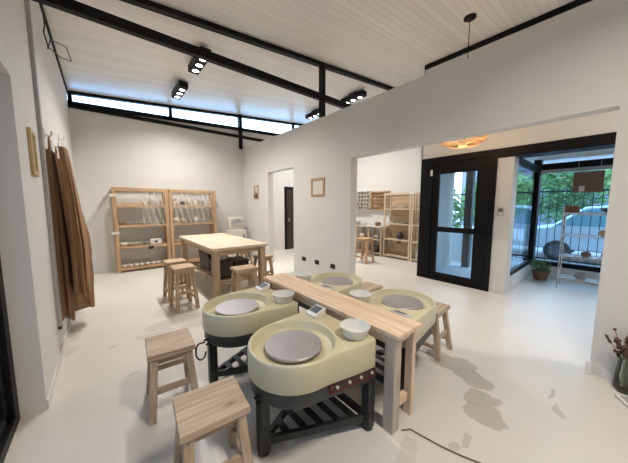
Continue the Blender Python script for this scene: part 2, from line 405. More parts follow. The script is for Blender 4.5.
# ---- spotlight bars
def lamp_light(parent, loc, e, col):
    ld = bpy.data.lights.new('spot_lamp', 'AREA'); ld.shape = 'DISK'; ld.size = .085; ld.energy = e
    ld.color = col; ld.spread = math.radians(140)
    lo = bpy.data.objects.new('spot_lamp', ld); C.objects.link(lo); lo.parent = parent; lo.location = loc
    return lo
def spot_bar(x, y, label, e, L=.74, col=(1, .965, .925)):
    t = thing('spotlight_bar', label, 'ceiling light', (x, y, zc(x)-.17), 0, 'spotlight bars on the ceiling')
    MB().box(-.085, .085, -L/2, L/2, 0, .115).build('housing', 'black', t, bevel=.006)
    MB().box(-.05, .05, -.12, .12, .115, .182).build('mount', 'black', t)
    for k in (-1, 0, 1):
        ln = MB().lathe([(.054, 0), (.054, -.006), (.042, -.010)], (0, k*.22, 0), 20).build('lamp', 'lens', t)
        MB().lathe([(.062, .0), (.062, -.012), (.054, -.012), (.054, .0)], (0, k*.22, 0), 20, caps=False).build('bezel', 'black', t)
        lamp_light(t, (0, k*.22, -.02), e, col)
    return t
E1 = 15
spot_bar(1.42, 4.78, 'three-lamp black spotlight bar behind the tie beam in the main room', E1)
spot_bar(1.42, 6.20, 'three-lamp black spotlight bar nearest the high window above the work table', E1)
spot_bar(5.13, 4.62, 'black spotlight bar seen over the partition, nearer of the right pair', E1)
spot_bar(5.13, 6.15, 'black spotlight bar behind the truss post, farther of the right pair', E1)
spot_bar(1.42, -.4, 'added fill-light bar on the ceiling behind the camera, out of view', E1*1.15, col=(1, .90, .78))  # unseen bar added as warm fill for the near end of the room
spot_bar(4.4, -1.2, 'added fill-light bar on the ceiling, out of view behind the partition pillar', E1*.8, col=(1, .90, .78))  # second unseen bar, added for more ambient light

# ---- glazed door (left, black sliding frame)
d = bpy.data.objects.new('door_2', None); C.objects.link(d); d['kind'] = 'structure'
f = MB(); f.box(-.63, -.555, 2.585, 2.685, 0, 2.42); f.box(-.63, -.555, -1.6, 2.6, 0, .07); f.box(-.63, -.555, -1.6, 2.6, 2.34, 2.42)
f.box(-.63, -.555, .5, .58, .07, 2.36); f.box(-.63, -.555, -1.6, -1.52, .07, 2.36)
f.build('door_frame', 'black', d, bevel=.004)
f = MB(); f.box(-.605, -.585, 2.52, 2.59, .07, 2.35); f.box(-.605, -.585, .58, 2.59, .07, .13)
f.build('sash', 'black', d)
MB().box(-.598, -.592, -1.55, 2.55, .07, 2.36).build('door_pane', 'glass3', d)

# ---- glazed entrance door (right)
d = bpy.data.objects.new('door_3', None); C.objects.link(d); d['kind'] = 'structure'
f = MB()
f.box(RX-.03, RX+.08, 2.56, 2.81, 0, 2.54); f.box(RX-.03, RX+.08, 1.44, 1.50, 0, 2.54)
f.box(RX-.03, RX+.08, 1.50, 2.56, 2.42, 2.54); f.box(RX-.03, RX+.08, 1.44, 2.81, 0, .03)
f.build('door_frame', 'black', d, bevel=.004)
f = MB(); a0, a1 = 1.505, 2.555
f.box(RX+.0, RX+.05, 2.43, a1, .03, 2.42); f.box(RX, RX+.05, a0, 1.75, .03, 2.42)
f.box(RX, RX+.05, 1.75, 2.43, .03, .165); f.box(RX, RX+.05, 1.75, 2.43, 2.20, 2.42); f.box(RX, RX+.05, 1.75, 2.43, 1.025, 1.13)
f.build('door_leaf', 'black', d, bevel=.004)
MB().box(RX+.022, RX+.028, 1.745, 2.435, .16, 1.03).build('door_pane', 'glass', d)
MB().box(RX+.022, RX+.028, 1.745, 2.435, 1.12, 2.21).build('door_pane', 'glass', d)
MB().box(RX-.045, RX-.03, 2.555, 2.60, 2.17, 2.29).build('door_sensor', 'white', d, bevel=.004)
f = MB(); f.box(RX-.05, RX, 1.60, 1.64, 1.00, 1.03); f.box(RX-.06, RX-.045, 1.56, 1.68, 1.005, 1.025)
f.build('door_handle', 'black', d, bevel=.003)

# ---- bay glazing: side pane and street front
d = bpy.data.objects.new('window_2', None); C.objects.link(d); d['kind'] = 'structure'
f = MB(); f.box(5.64, 7.42, 1.22, 1.28, .27, .35); f.box(5.64, 7.42, 1.22, 1.28, 2.30, 2.42); f.box(5.64, 5.67, 1.22, 1.28, .35, 2.30)
f.build('window_frame', 'black', d)
MB().box(5.66, 7.42, 1.247, 1.253, .34, 2.31).build('window_pane', 'glass', d)
d = bpy.data.objects.new('window_3', None); C.objects.link(d); d['kind'] = 'structure'
f = MB(); f.box(7.40, 7.62, 1.20, 1.32, .27, 2.56); f.box(7.54, 7.64, -1.6, 1.2, .24, .34); f.box(7.50, 7.64, -1.6, 1.2, 2.34, 2.47)
f.box(7.55, 7.62, -1.6, -1.52, .34, 2.34)
f.build('window_frame', 'black', d)
MB().box(7.55, 7.63, -1.6, 1.2, 0, .24).build('window_sill', 'wall', d)
MB().box(7.52, 7.62, -1.6, 1.2, 2.27, 2.34).build('blind_box', 'steel', d)
MB().box(7.587, 7.593, -1.55, 1.22, .33, 2.28).build('window_pane', 'glass', d)
# white slab modelled in place of a pale reflection in the bay
t = tag(MB().box(-.05, .05, -.22, .22, 0, .03).build('bay_reflection', 'white', None, bevel=.005, loc=(7.44, .32, 2.53)),
        'flat white slab standing in for a reflection at the street front of the glass bay', 'ceiling light')

# ------------------------------------------------------------------ stools
def make_stool(label, loc, rz, sx, sy, h, group, seatmat='stoolX', lm='stoolZ', rm='stoolX', splay=.065):
    t = thing('wooden_stool', label, 'stool', loc, rz, group)
    th = .042
    MB().box(-sx/2, sx/2, -sy/2, sy/2, h-th, h).build('seat', seatmat, t, bevel=.005)
    lx, ly = sx/2-.045, sy/2-.045; LX, LY = lx+splay*.55, ly+splay
    at = lambda a, b, z: (a*(LX+(lx-LX)*z/(h-th)), b*(LY+(ly-LY)*z/(h-th)), z)
    for a in (-1, 1):
        for b in (-1, 1):
            p0 = at(a, b, 0); p1 = at(a, b, h-th)
            w = .024
            q = lambda p, w: [(p[0]-w, p[1]-w, p[2]), (p[0]+w, p[1]-w, p[2]), (p[0]+w, p[1]+w, p[2]), (p[0]-w, p[1]+w, p[2])]
            MB().hexa(q(p0, w), q(p1, w)).build('leg', lm, t, bevel=.003)
    z1, z2 = h*.42, h*.24
    for b in (-1, 1):
        MB().bar(at(-1, b, z1), at(1, b, z1), .022, .045).build('stretcher', rm, t, bevel=.003)
    for a in (-1, 1):
        MB().bar(at(a, -1, z2), at(a, 1, z2), .022, .045).build('stretcher', rm, t, bevel=.003)
    for b in (-1, 1):
        MB().box(-lx, lx, b*ly-.010, b*ly+.010, h-th-.05, h-th).build('seat_apron', rm, t)
    return t
gs = 'low wooden stools at the pottery wheels'
make_stool('low wooden stool with grey swirling grain beside the rear-left wheel', (.345, 2.205, 0), math.radians(-4), .315, .335, .485, gs)
make_stool('low wooden stool with a knotty seat nearest the camera', (.39, 1.355, 0), math.radians(-5), .34, .305, .485, gs)
make_stool('low wooden stool on the far side of the right front wheel', (2.665, 1.235, 0), math.radians(3), .33, .28, .485, gs)
make_stool('low wooden stool on the far side of the rear right wheel, by the partition', (2.665, 2.10, 0), math.radians(2), .34, .28, .485, gs)
gt = 'taller stools around the work table'
kw = dict(seatmat='tableX', lm='tableZ', rm='tableX')
make_stool('taller stool left of the work table, nearer of the two', (.885, 4.20, 0), math.radians(3), .30, .32, .64, gt, **kw)
make_stool('taller stool left of the work table, farther and half hidden', (.88, 4.72, 0), math.radians(2), .30, .32, .64, gt, **kw)
make_stool('taller stool at the near end of the work table', (1.58, 3.54, 0), math.radians(-2), .34, .26, .64, gt, **kw)
make_stool('taller stool tucked at the right side of the work table, nearer one', (2.44, 4.56, 0), math.radians(0), .30, .30, .56, gt, **kw)
make_stool('taller stool at the right side of the work table, farther one', (2.44, 5.45, 0), math.radians(0), .30, .30, .56, gt, **kw)
make_stool('dark wooden stool just beyond the wide opening, in the next room', (5.50, 4.46, 0), math.radians(5), .36, .36, .68, None, seatmat='shelfX', lm='shelfZ', rm='shelfX')

# ------------------------------------------------------------------ pottery wheels
def make_wheel(label, loc, rz):
    t = thing('pottery_wheel', label, 'pottery wheel', loc, rz, 'electric pottery wheels around the bench')
    R, XB, cr, sl, A = .298, .455, .035, .10, .2995; N = 120
    def ro(th):
        c, s = math.cos(th), math.sin(th)
        if c <= -sl/1.005: return R
        # sides widen slightly towards the square rear end, rounded corners
        q = abs(s)-sl*c
        r = min(XB/c if c > 1e-6 else 9, A/q if q > 1e-6 else 9)
        x, y = r*c, r*s
        wb = A+sl*XB
        if x > XB-cr and abs(y) > wb-cr-.004:
            cx, cy = XB-cr, math.copysign(wb-cr-.004, s)
            bq = c*cx+s*cy; dd = bq*bq-(cx*cx+cy*cy-cr*cr)
            r = bq+math.sqrt(max(dd, 0))
        return r
    def sm(a, b, x):
        u = min(1, max(0, (x-a)/(b-a))); return u*u*(3-2*u)
    ths = []
    ca = math.atan2(A+sl*XB, XB)
    for k in range(N): ths.append(2*PI*k/N)
    for da in (-.10, -.07, -.04, -.02, 0, .02, .04, .07, .1):
        ths += [(ca+da) % (2*PI), (-ca+da) % (2*PI)]
    ths = sorted(set(round(a, 5) for a in ths)); n = len(ths)
    def loft(rings, center_last=None, center_first=None):
        m = MB(); vs = []; fs = []
        for ring in rings:
            for th in ths:
                r, z = ring(th); vs.append((r*math.cos(th), r*math.sin(th), z))
        for i in range(len(rings)-1):
            for k in range(n): fs.append((i*n+k, i*n+(k+1) % n, (i+1)*n+(k+1) % n, (i+1)*n+k))
        if center_last is not None:
            vs.append((0, 0, center_last)); c = len(vs)-1; b = (len(rings)-1)*n
            for k in range(n): fs.append((b+k, b+(k+1) % n, c))
        if center_first is not None:
            vs.append((0, 0, center_first)); c = len(vs)-1
            for k in range(n): fs.append(((k+1) % n, k, c))
        return m.add(vs, fs)
    X = lambda th: ro(th)*math.cos(th)
    zt = lambda th: .67-.008*sm(.10, .30, X(th))
    zbm = lambda th: .498-.030*sm(-.05, .4, X(th))
    zd = lambda th: .670-.006*sm(.05, .26, X(th))
    body = loft([lambda a: (ro(a)-.03, zbm(a)+.002), lambda a: (ro(a)-.004, zbm(a)), lambda a: (ro(a), zbm(a)+.006),
                 lambda a: (ro(a), zt(a)-.016), lambda a: (ro(a)-.003, zt(a)-.006), lambda a: (ro(a)-.008, zt(a)-.001), lambda a: (ro(a)-.012, zt(a)),
                 lambda a: (min(ro(a)-.0125, .290), zd(a)), lambda a: (.284, .671), lambda a: (.279, .669), lambda a: (.275, .663),
                 lambda a: (.268, .618), lambda a: (.250, .606)], center_last=.606, center_first=.515)
    body.build('body', 'cream', t, smooth=True, ang=50)
    sk = loft([lambda a: (ro(a)-.012, zbm(a)+.01), lambda a: (ro(a)-.014, zbm(a)-.09), lambda a: (ro(a)-.03, zbm(a)-.106)], center_last=.39)
    sk.build('skirt', 'skirt', t, smooth=True, ang=50)
    MB().lathe([(.03, .60), (.03, .622), (.185, .622), (.188, .625), (.188, .637), (.185, .640), (.0005, .640)], n=64).build('wheel_head', 'disc', t, smooth=True, ang=40)
    MB().lathe([(.012, .640), (.012, .6415), (.0005, .6415)], n=16).build('centre_pin', 'steel', t)
    # control panel on the side towards local -Y
    yp = lambda x: -(A+sl*x)
    pn = MB().bar((.06, yp(.06)+.004, .462), (.435, yp(.435)+.004, .437), .012, .046).build('control_panel', 'panel', t, bevel=.003)
    fr = MB()
    fr.bar((.055, yp(.055)+.001, .437), (.435, yp(.435)+.001, .412), .015, .005); fr.bar((.058, yp(.06)+.001, .440), (.058, yp(.06)+.001, .486), .015, .006)
    fr.build('panel_trim', 'red', pn)
    for i in range(4):
        x = .10+.098*i; z = .462-.025*(x-.06)/.375+.002
        k = MB().lathe([(.011, 0), (.010, .010), (.007, .013)], n=14)
        k.v = [(x+a, yp(x)-.001-c, z+b) for a, b, c in k.v]
        k.build('knob', 'knob', pn, smooth=True)
    # tilted display at the rear, local +Y side
    ds = MB().prism([(.0, .0), (.12, .0), (.12, .055), (.0, .018)], 'Y', -.06, .06)
    ds.v = [(x+.315, y+.22, z+.662) for x, y, z in ds.v]
    dso = ds.build('display', 'white', t, bevel=.004)
    s2 = MB().hexa([(.345, .155, .6945), (.418, .155, .717), (.418, .245, .717), (.345, .245, .6945)],
                   [(.3445, .155, .6965), (.4175, .155, .719), (.4175, .245, .719), (.3445, .245, .6965)])
    s2.v = [(x, y+.02, z-.002) for x, y, z in s2.v]
    s2.build('screen', 'screen', dso)
    # stand: three legs and a slatted triangular shelf
    legs = [(-.235, 0), (.418, -.30), (.418, .30)]
    for (x, y) in legs:
        lg = MB().box(x-.034, x+.034, y-.034, y+.034, .012, .43).build('leg', 'dark', t, bevel=.008)
        MB().lathe([(.032, 0), (.036, .004), (.036, .016), (.03, .02)], (x, y, 0), 16).build('foot', 'blackpl', lg)
    fb = MB()
    for i, j in ((0, 1), (0, 2), (1, 2)):
        a, b = legs[i], legs[j]
        fb.bar((a[0], a[1], .08), (b[0], b[1], .08), .03, .05)
        fb.bar((a[0], a[1], .395), (b[0], b[1], .395), .03, .04)
    fb.build('stand_frame', 'dark', t, bevel=.004)
    for i in range(5):
        x = -.10+.105*i; wy = .30*(x+.235)/.653
        MB().box(x-.022, x+.022, -wy, wy, .103, .113).build('slat', 'dark', t)
    MB().bar((-.25, -.05, .44), (-.315, -.05, .44), .012, .014).bar((-.255, -.05, .40), (-.30, -.05, .40), .012, .012).build('pedal_bracket', 'black', t)
    MB().lathe([(.05, .30), (.07, .31), (.07, .42), (.05, .43)], (.12, 0, 0), 20).build('motor', 'skirt', t, smooth=True)
    return t
spots = [('cream pottery wheel in front, red control panel facing the camera', (.925, 1.325, 0), 0),
         ('cream pottery wheel behind the front one, left of the bench', (.895, 2.175, 0), 0),
         ('cream pottery wheel right of the bench, nearer its free end', (2.168, 1.285, 0), PI),
         ('cream pottery wheel right of the bench, far one by the partition', (2.165, 2.155, 0), PI)]
w0 = make_wheel(*spots[0])
for lb, loc, rz in spots[1:]: dup(w0, loc, rz, lb)
# water bowls on the rear deck of each wheel
def make_bowl(label, loc):
    t = tag(MB().lathe([(.05, .0), (.075, .002), (.082, .012), (.100, .072), (.104, .075), (.098, .075), (.079, .016), (.07, .008), (.0005, .008)], n=32)
            .build('water_bowl', 'bowl', None, smooth=True, ang=60, loc=loc), label, 'bowl', 'cloudy plastic bowls on the wheels')
    return t
b0 = make_bowl('cloudy plastic bowl on the front pottery wheel', (1.285, 1.105, .664))
for lb, loc in [('cloudy plastic bowl on the wheel behind the front one', (1.25, 1.955, .664)),
                ('cloudy plastic bowl between the two right-hand wheels', (1.81, 1.50, .664)),
                ('cloudy plastic bowl on the far right wheel beside the partition', (1.81, 2.375, .664))]:
    o = b0.copy(); C.objects.link(o); o.location = loc; o['label'] = lb

# black cord loop hanging at the second wheel
pts = [(.60+.0, 2.165, .40)]+[(.60-.035-.035*math.sin(a)*1.0-.01, 2.165-.03*a/PI, .34+.065*math.cos(a)) for a in [i*PI/8 for i in range(0, 13)]]
tag(MB().tube(pts, .007, 8).build('cable_loop', 'blackpl'), 'black cable loop hanging from the front of the rear-left wheel', 'cable')

# ------------------------------------------------------------------ long bench between the wheels
t = thing('narrow_bench_table', 'long narrow pine bench table between the four pottery wheels', 'table', (1.555, 1.735, 0))
hz = .72
MB().box(-.15, -.052, -.89, .89, hz-.03, hz).build('top_board', 'pineY', t, bevel=.003)
MB().box(-.050, .050, -.89, .89, hz-.03, hz).build('top_board', 'pineY', t, bevel=.003)
MB().box(.052, .15, -.89, .89, hz-.03, hz).build('top_board', 'pineY', t, bevel=.003)
for y in (-.82, 0.82):
    for x, w_, d_ in ((-.097, .040, .04), (.131, .022, .03)):
        MB().box(x-w_, x+w_, y-d_, y+d_, 0, hz-.03).build('leg', 'greypost' if x < 0 else 'pineZ', t, bevel=.004)
    MB().box(-.065, .075, y-.02, y+.02, .14, .20).build('cross_rail', 'pineX', t, bevel=.003)
    MB().box(-.065, .075, y-.02, y+.02, hz-.10, hz-.03).build('cross_rail', 'pineX', t, bevel=.003)
for x in (-.097, .120):
    MB().box(x-.012, x+.012, -.77, .77, hz-.11, hz-.03).build('side_rail', 'pineY', t)
# floor cable from its near end
tag(MB().tube([(1.50, .855, .006), (1.555, .82, .006), (1.565, .76, .006), (1.59, .63, .006), (1.62, .53, .006), (1.66, .43, .006), (1.72, .30, .006)], .0045, 6)
    .build('floor_cable', 'stem'), 'thin grey cable on the floor leading away from the bench', 'cable')

# ------------------------------------------------------------------ work table at the back
t = thing('work_table', 'sturdy pale-topped wooden work table near the back shelves', 'table', (1.785, 5.20, 0))
TX, TY, TZ = .50, 1.14, .872
for i in range(5):
    a = -TX+i*2*TX/5
    MB().box(a+.001, a+2*TX/5-.001, -TY, TY, TZ-.045, TZ).build('top_board', 'ttop', t, bevel=.003)
for a in (-1, 1):
    for b in (-1, 1):
        MB().box(a*(TX-.085)-.05, a*(TX-.085)+.05, b*(TY-.10)-.05, b*(TY-.10)+.05, 0, TZ-.045).build('leg', 'tableZ', t, bevel=.004)
    MB().box(a*(TX-.085)-.018, a*(TX-.085)+.018, -TY+.15, TY-.15, TZ-.135, TZ-.045).build('side_rail', 'tableY', t)
    MB().box(-TX+.12, TX-.12, a*(TY-.10)-.018, a*(TY-.10)+.018, TZ-.135, TZ-.045).build('end_rail', 'tableX', t)
    MB().box(a*(TX-.24)-.018, a*(TX-.24)+.018, -TY+.12, TY-.12, .16, .219).build('low_rail', 'tableY', t)
sl = MB()
for i in range(10):
    y = -TY+.22+i*(2*TY-.44)/9; sl.box(-TX+.20, TX-.20, y-.05, y+.05, .22, .24)
sl.build('low_shelf', 'tableX', t)
gb = 'dark bins on the shelf under the work table'
for k, (x, y, sx, sy, sz, lb) in enumerate([(1.62, 4.62, .30, .40, .30, 'dark brown storage bin under the near end of the work table, left one'),
                                 (1.97, 4.72, .28, .42, .26, 'dark brown storage bin under the near end of the work table, right one'),
                                 (1.75, 5.45, .42, .50, .34, 'dark brown storage bin under the middle of the work table')]):
    o = thing('storage_bin', lb, 'bin', (x, y, .2415), .04*k, gb)
    m = MB().hexa([(-sx*.45, -sy*.45, 0), (sx*.45, -sy*.45, 0), (sx*.45, sy*.45, 0), (-sx*.45, sy*.45, 0)],
                  [(-sx/2, -sy/2, sz), (sx/2, -sy/2, sz), (sx/2, sy/2, sz), (-sx/2, sy/2, sz)])
    m.build('tub', 'bin', o, bevel=.01)
    MB().box(-sx/2-.015, sx/2+.015, -sy/2-.015, sy/2+.015, sz, sz+.03).build('lid', 'bin', o, bevel=.008)
tag(MB().lathe([(.08, 0), (.10, .02), (.11, .09), (.075, .13), (.06, .15), (.052, .15), (.06, .12), (.0005, .02)], n=24).build('clay_pot', 'bisque', None, smooth=True, loc=(1.60, 4.60, .573)),
    'round white clay pot on the dark bin under the work table', 'pot')

# ------------------------------------------------------------------ tall shelf units at the back wall
YS0, YS1 = 7.26, 7.58
def shelf_unit(label, x0, x1, levels, front, H=1.96):
    t = thing('shelf_unit', label, 'shelf', ((x0+x1)/2, (YS0+YS1)/2, 0), 0, 'tall pine shelf units on the back wall')
    hx, hy = (x1-x0)/2, (YS1-YS0)/2
    for a in (-1, 1):
        for b in (-1, 1):
            MB().box(a*hx, a*(hx-.075), b*hy, b*(hy-.04), 0, H).build('post', 'shelfZ', t, bevel=.003)
        MB().box(a*(hx-.02)-.012, a*(hx-.02)+.012, -hy+.04, hy-.04, H-.07, H-.0).build('side_rail', 'shelfY', t)
    for b in (-1, 1):
        MB().box(-hx+.075, hx-.075, b*hy, b*(hy-.025), H-.07, H).build('top_rail', 'shelfX', t, bevel=.002)
    for z in levels:
        MB().box(-hx+.01, hx-.01, -hy+.026, hy-.026, z-.02, z).build('shelf_board', 'shelfX', t)
        MB().box(-hx+.075, hx-.075, -hy, -hy+.025, z-.055, z+.005).build('shelf_edge', 'shelfX', t, bevel=.002)
    return t
XA0, XA1, XB0, XB1 = .18, 1.285, 1.30, 2.46
u1 = shelf_unit('tall pine shelf unit on the back wall, left of the pair', XA0, XA1, (.10, .60, 1.10, 1.57), None)
u2 = shelf_unit('tall pine shelf unit on the back wall, right of the pair', XB0, XB1, (.10, .60, 1.10, 1.57), None)
for z, lb in ((1.78, 'upper'), (.93, 'lower')):
    tag(MB().box(-.075, .075, -.01, .0, -.03, .03).build('shelf_sign', 'paper', None, loc=(XA0+.02, YS0, z)), f'{lb} blank white tag on the left post of the left shelf unit', 'tag')
tag(MB().box(-.055, .055, -.012, 0, -.035, .035).build('shelf_label', 'blackpl', None, loc=(.86, YS0-.0, .535)), 'small black tag hanging under the third shelf of the left unit', 'tag')

ords = ['first', 'second', 'third', 'fourth', 'fifth', 'sixth', 'seventh', 'eighth', 'ninth', 'tenth']
def vessel(kind, name, mat, s, loc):
    P = {'bowl': [(.35, 0), (.42, .03), (.75, .25), (1, .6), (.96, .6), (.7, .3), (.0005, .1)],
         'cup': [(.55, 0), (.6, .05), (.62, 1.1), (.57, 1.1), (.54, .1), (.0005, .08)],
         'vase': [(.4, 0), (.5, .05), (.75, .6), (.7, 1.0), (.35, 1.4), (.4, 1.6), (.34, 1.6), (.28, 1.4), (.0005, 1.3)],
         'pot': [(.5, 0), (.6, .05), (.8, .5), (.75, .85), (.6, 1.0), (.54, 1.0), (.6, .8), (.0005, .1)],
         'plate': [(.5, 0), (.55, .02), (1, .14), (.98, .17), (.5, .05), (.0005, .05)]}[kind]
    return MB().lathe([(r*s, z*s) for r, z in P], n=20).build(name, mat, None, smooth=True, ang=50, loc=(loc[0], loc[1], loc[2]+.0015))
# bottom row of the left unit: eight small pots
for i in range(8):
    o = vessel('pot', 'clay_pot', 'bisque', .066, (XA0+.14+i*.117, YS0+.10, .10))
    tag(o, f'small white pot in the bottom row of the left shelf, {ords[i]} from the left', 'pot', 'small pots along the bottom shelf')
for k, (x, kind, mat, s, lb) in enumerate([(.34, 'pot', 'bisque', .095, 'round pale pot at the left end of the third shelf, left unit'),
                        (.55, 'bowl', 'bisque', .13, 'pale bowl on the third shelf of the left unit, right of the round pot'),
                        (.76, 'cup', 'greypot', .07, 'grey cup in the middle of the third shelf, left unit')]):
    tag(vessel(kind, {'pot': 'clay_pot', 'bowl': 'clay_bowl', 'cup': 'clay_cup'}[kind], mat, s, (x, YS0+.13, .60)), lb, kind)
o = thing('ceramic_box', 'white ceramic box with a dark round hole on the third shelf', 'box', (.98, YS0+.10, .6015))
MB().box(-.12, .12, -.06, .06, 0, .13).build('box_body', 'bisque', o, bevel=.012)
k = MB().lathe([(.028, 0), (.028, .004)], n=16); k.v = [(a, -.06-c, b+.07) for a, b, c in k.v]; k.build('hole', 'blackpot', o)
for i, (x, kind, mat, s) in enumerate([(.33, 'bowl', 'tan', .10), (.52, 'plate', 'greypot', .12), (.72, 'bowl', 'bisque', .11), (.94, 'plate', 'bisque', .10), (1.13, 'bowl', 'bisque', .09)]):
    tag(vessel(kind, 'clay_'+kind, mat, s, (x, YS0+.15, 1.10)), f'{ {"tan":"tan","greypot":"grey","bisque":"white"}[mat]} clay {kind} on the second shelf of the left unit, {ords[i]} from the left', kind, 'ware on the second shelf of the left unit')
for k in range(3):
    o = MB().box(-.24, .24, -.12, .12, 0, .016).build('drying_board', 'paleX', None, loc=(.50, YS0+.16, 1.571+k*.018), bevel=.002)
    tag(o, f'flat pale drying board on the top shelf of the left unit, {["lowest","middle","topmost"][k]} of its stack', 'board', 'drying boards stacked on the top shelf')
for i in range(4):
    tag(vessel('vase', 'clay_vase', ['bisque', 'greypot', 'bisque', 'tan'][i], .08, (.79+i*.132, YS0+.15, 1.57)),
        f'narrow clay vase on the top shelf of the left unit, {ords[i]} from the left', 'vase', 'vases on the top shelf of the left unit')
for i in range(6):
    kind = ['vase', 'pot', 'vase', 'vase', 'cup', 'vase'][i]; mat = ['bisque', 'blackpot', 'bisque', 'bisque', 'greypot', 'bisque'][i]
    tag(vessel(kind, 'clay_'+kind, mat, [.10, .095, .105, .10, .105, .09][i], (XB0+.17+i*.165, YS0+.16, 1.57)),
        f'clay {kind} on the top shelf of the right unit, {ords[i]} from the left', kind, 'ware on the top shelf of the right unit')
for i in range(6):
    kind = ['vase', 'vase', 'bowl', 'vase', 'pot', 'bowl'][i]; mat = ['bisque', 'tan', 'greypot', 'bisque', 'greypot', 'tan'][i]
    tag(vessel(kind, 'clay_'+kind, mat, [.105, .10, .075, .105, .09, .075][i], (XB0+.17+i*.165, YS0+.16, 1.10)),
        f'clay {kind} on the second shelf of the right unit, {ords[i]} from the left', kind, 'ware on the second shelf of the right unit')
for i in range(5):
    tag(vessel(['bowl', 'pot', 'bowl', 'pot', 'cup'][i], 'clay_'+['bowl', 'pot', 'bowl', 'pot', 'cup'][i], ['bisque', 'greypot', 'tan', 'bisque', 'bisque'][i], .10, (XB0+.17+i*.195, YS0+.15, .60)),
        f'clay {["bowl","pot","bowl","pot","cup"][i]} on the third shelf of the right unit, {ords[i]} from the left', 'pottery', 'ware on the third shelf of the right unit')
# plastic sheets hanging in slanted folds over the upper shelves
def sheet(x0, x1, z0, z1, label):
    vs = []; fs = []; nx, nz = 60, 8
    for j in range(nz+1):
        for i in range(nx+1):
            u = i/nx; v = j/nz
            x = x0+(x1-x0)*u
            vs.append((x, -.012*math.sin(u*46+v*3.2)-.006*math.sin(u*23+1), z0+(z1-z0)*v))
    for j in range(nz):
        for i in range(nx):
            a = j*(nx+1)+i; fs.append((a, a+1, a+nx+2, a+nx+1))
    o = MB().add(vs, fs).build('plastic_sheet', 'sheet', None, smooth=True, ang=180, loc=(0, YS0-.03, 0))
    return tag(o, label, 'plastic sheet', 'clear plastic sheets over the shelves')
sheet(.72, XA1-.08, 1.08, 1.88, 'clear plastic sheet hanging over the upper right half of the left shelf unit')
sheet(XB0+.09, XB1-.09, 1.08, 1.88, 'clear plastic sheet hanging over the upper shelves of the right unit')
# white sink-like machine in the back corner
t = thing('clay_mixer', 'white machine with an oval grey basin in the back corner', 'machine', (2.98, 7.15, 0))
MB().box(-.24, .24, -.2, .2, 0, .86).build('cabinet', 'bisque', t, bevel=.02)
MB().box(-.20, .26, .02, .22, .86, 1.22).build('back_panel', 'bisque', t, bevel=.05)
k = MB().lathe([(.13, 0), (.155, .01), (.155, .03), (.12, .03), (.10, .012), (.0005, .012)], n=28); k.v = [(a*1.15+.02, .02-c, b*.62+1.07) for a, b, c in k.v]
k.build('basin', 'steel', t, smooth=True)
MB().box(.10, .18, -.215, -.2, .60, .72).build('switch_plate', 'greypot', t, bevel=.004)

# ------------------------------------------------------------------ left wall things
t = thing('cable_trunking', 'grey cable trunking running up the left wall past the aprons', 'pipe', (LW, 3.575, .30))
MB().box(0, .03, -.035, .035, .03, zc(LW)-.06-.30).build('channel', 'trunk', t, bevel=.004)
MB().box(0, .03, -.034, .034, 0, .03).build('end_cap', 'blackpl', t, bevel=.003)
def frame(name, label, loc, axis, w, h, bw, mat, inner, dirx):
    t = thing(name, label, 'picture frame', loc)
    f = MB(); d0, d1 = sorted((0, .022*dirx))
    f.box(d0, d1, -w/2, -w/2+bw, -h/2, h/2); f.box(d0, d1, w/2-bw, w/2, -h/2, h/2)
    f.box(d0, d1, -w/2+bw, w/2-bw, -h/2, -h/2+bw); f.box(d0, d1, -w/2+bw, w/2-bw, h/2-bw, h/2)
    f.build('frame_moulding', mat, t, bevel=.003)
    d0, d1 = sorted((0, .008*dirx))
    MB().box(d0, d1, -w/2+bw, w/2-bw, -h/2+bw, h/2-bw).build('picture', inner, t)
    return t
frame('picture_frame', 'small gilt wooden frame hanging on the left wall beside the trunking', (LW, 3.13, 1.98), 'Y', .20, .37, .04, 'gold', 'paper', 1)
frame('picture_frame', 'wooden picture frame on the partition wall right of the doorway', (PX0, 4.0, 1.93), 'Y', .42, .37, .045, 'shelfZ', 'paper', -1)
t = thing('wall_ornament', 'small slim wooden wall holder left of the partition doorway', 'wall decoration', (PX0, 6.69, 1.93))
m = MB(); m.box(-.02, 0, -.13, -.10, -.19, .19); m.box(-.02, 0, .10, .13, -.19, .19); m.box(-.02, 0, -.10, .10, .16, .19); m.box(-.02, 0, -.10, .10, -.19, -.16)
m.build('holder_frame', 'shelfZ', t)
MB().lathe([(.05, -.16), (.07, -.10), (.05, -.03), (.03, 0)], (-.03, 0, 0), 16).build('little_pot', 'brownpot', t, smooth=True)
for i, (y, lb) in enumerate([(4.47, 'left black wall socket of three on the partition'), (4.02, 'middle black wall socket of three on the partition'), (3.54, 'right black wall socket of three on the partition, nearest the opening')]):
    o = thing('wall_socket', lb, 'socket', (PX0, y, .37), 0, 'black sockets on the partition')
    MB().box(-.012, 0, -.065, .065, -.045, .045).build('cover_plate', 'blackpl', o, bevel=.004)
    for s in (-1, 1): MB().box(-.016, -.012, s*.03-.018, s*.03+.018, -.02, .02).build('outlet', 'dark', o, bevel=.002)
t = thing('intercom', 'grey intercom panel on the white pillar beside the glazed door', 'intercom', (RX, 1.345, 1.46))
MB().box(-.02, 0, -.05, .05, -.07, .07).build('case', 'trunk', t, bevel=.005)
MB().box(-.024, -.02, -.03, .03, .0, .05).build('screen', 'screen', t)
MB().box(-.024, -.02, -.02, .02, -.05, -.02).build('button', 'white', t)
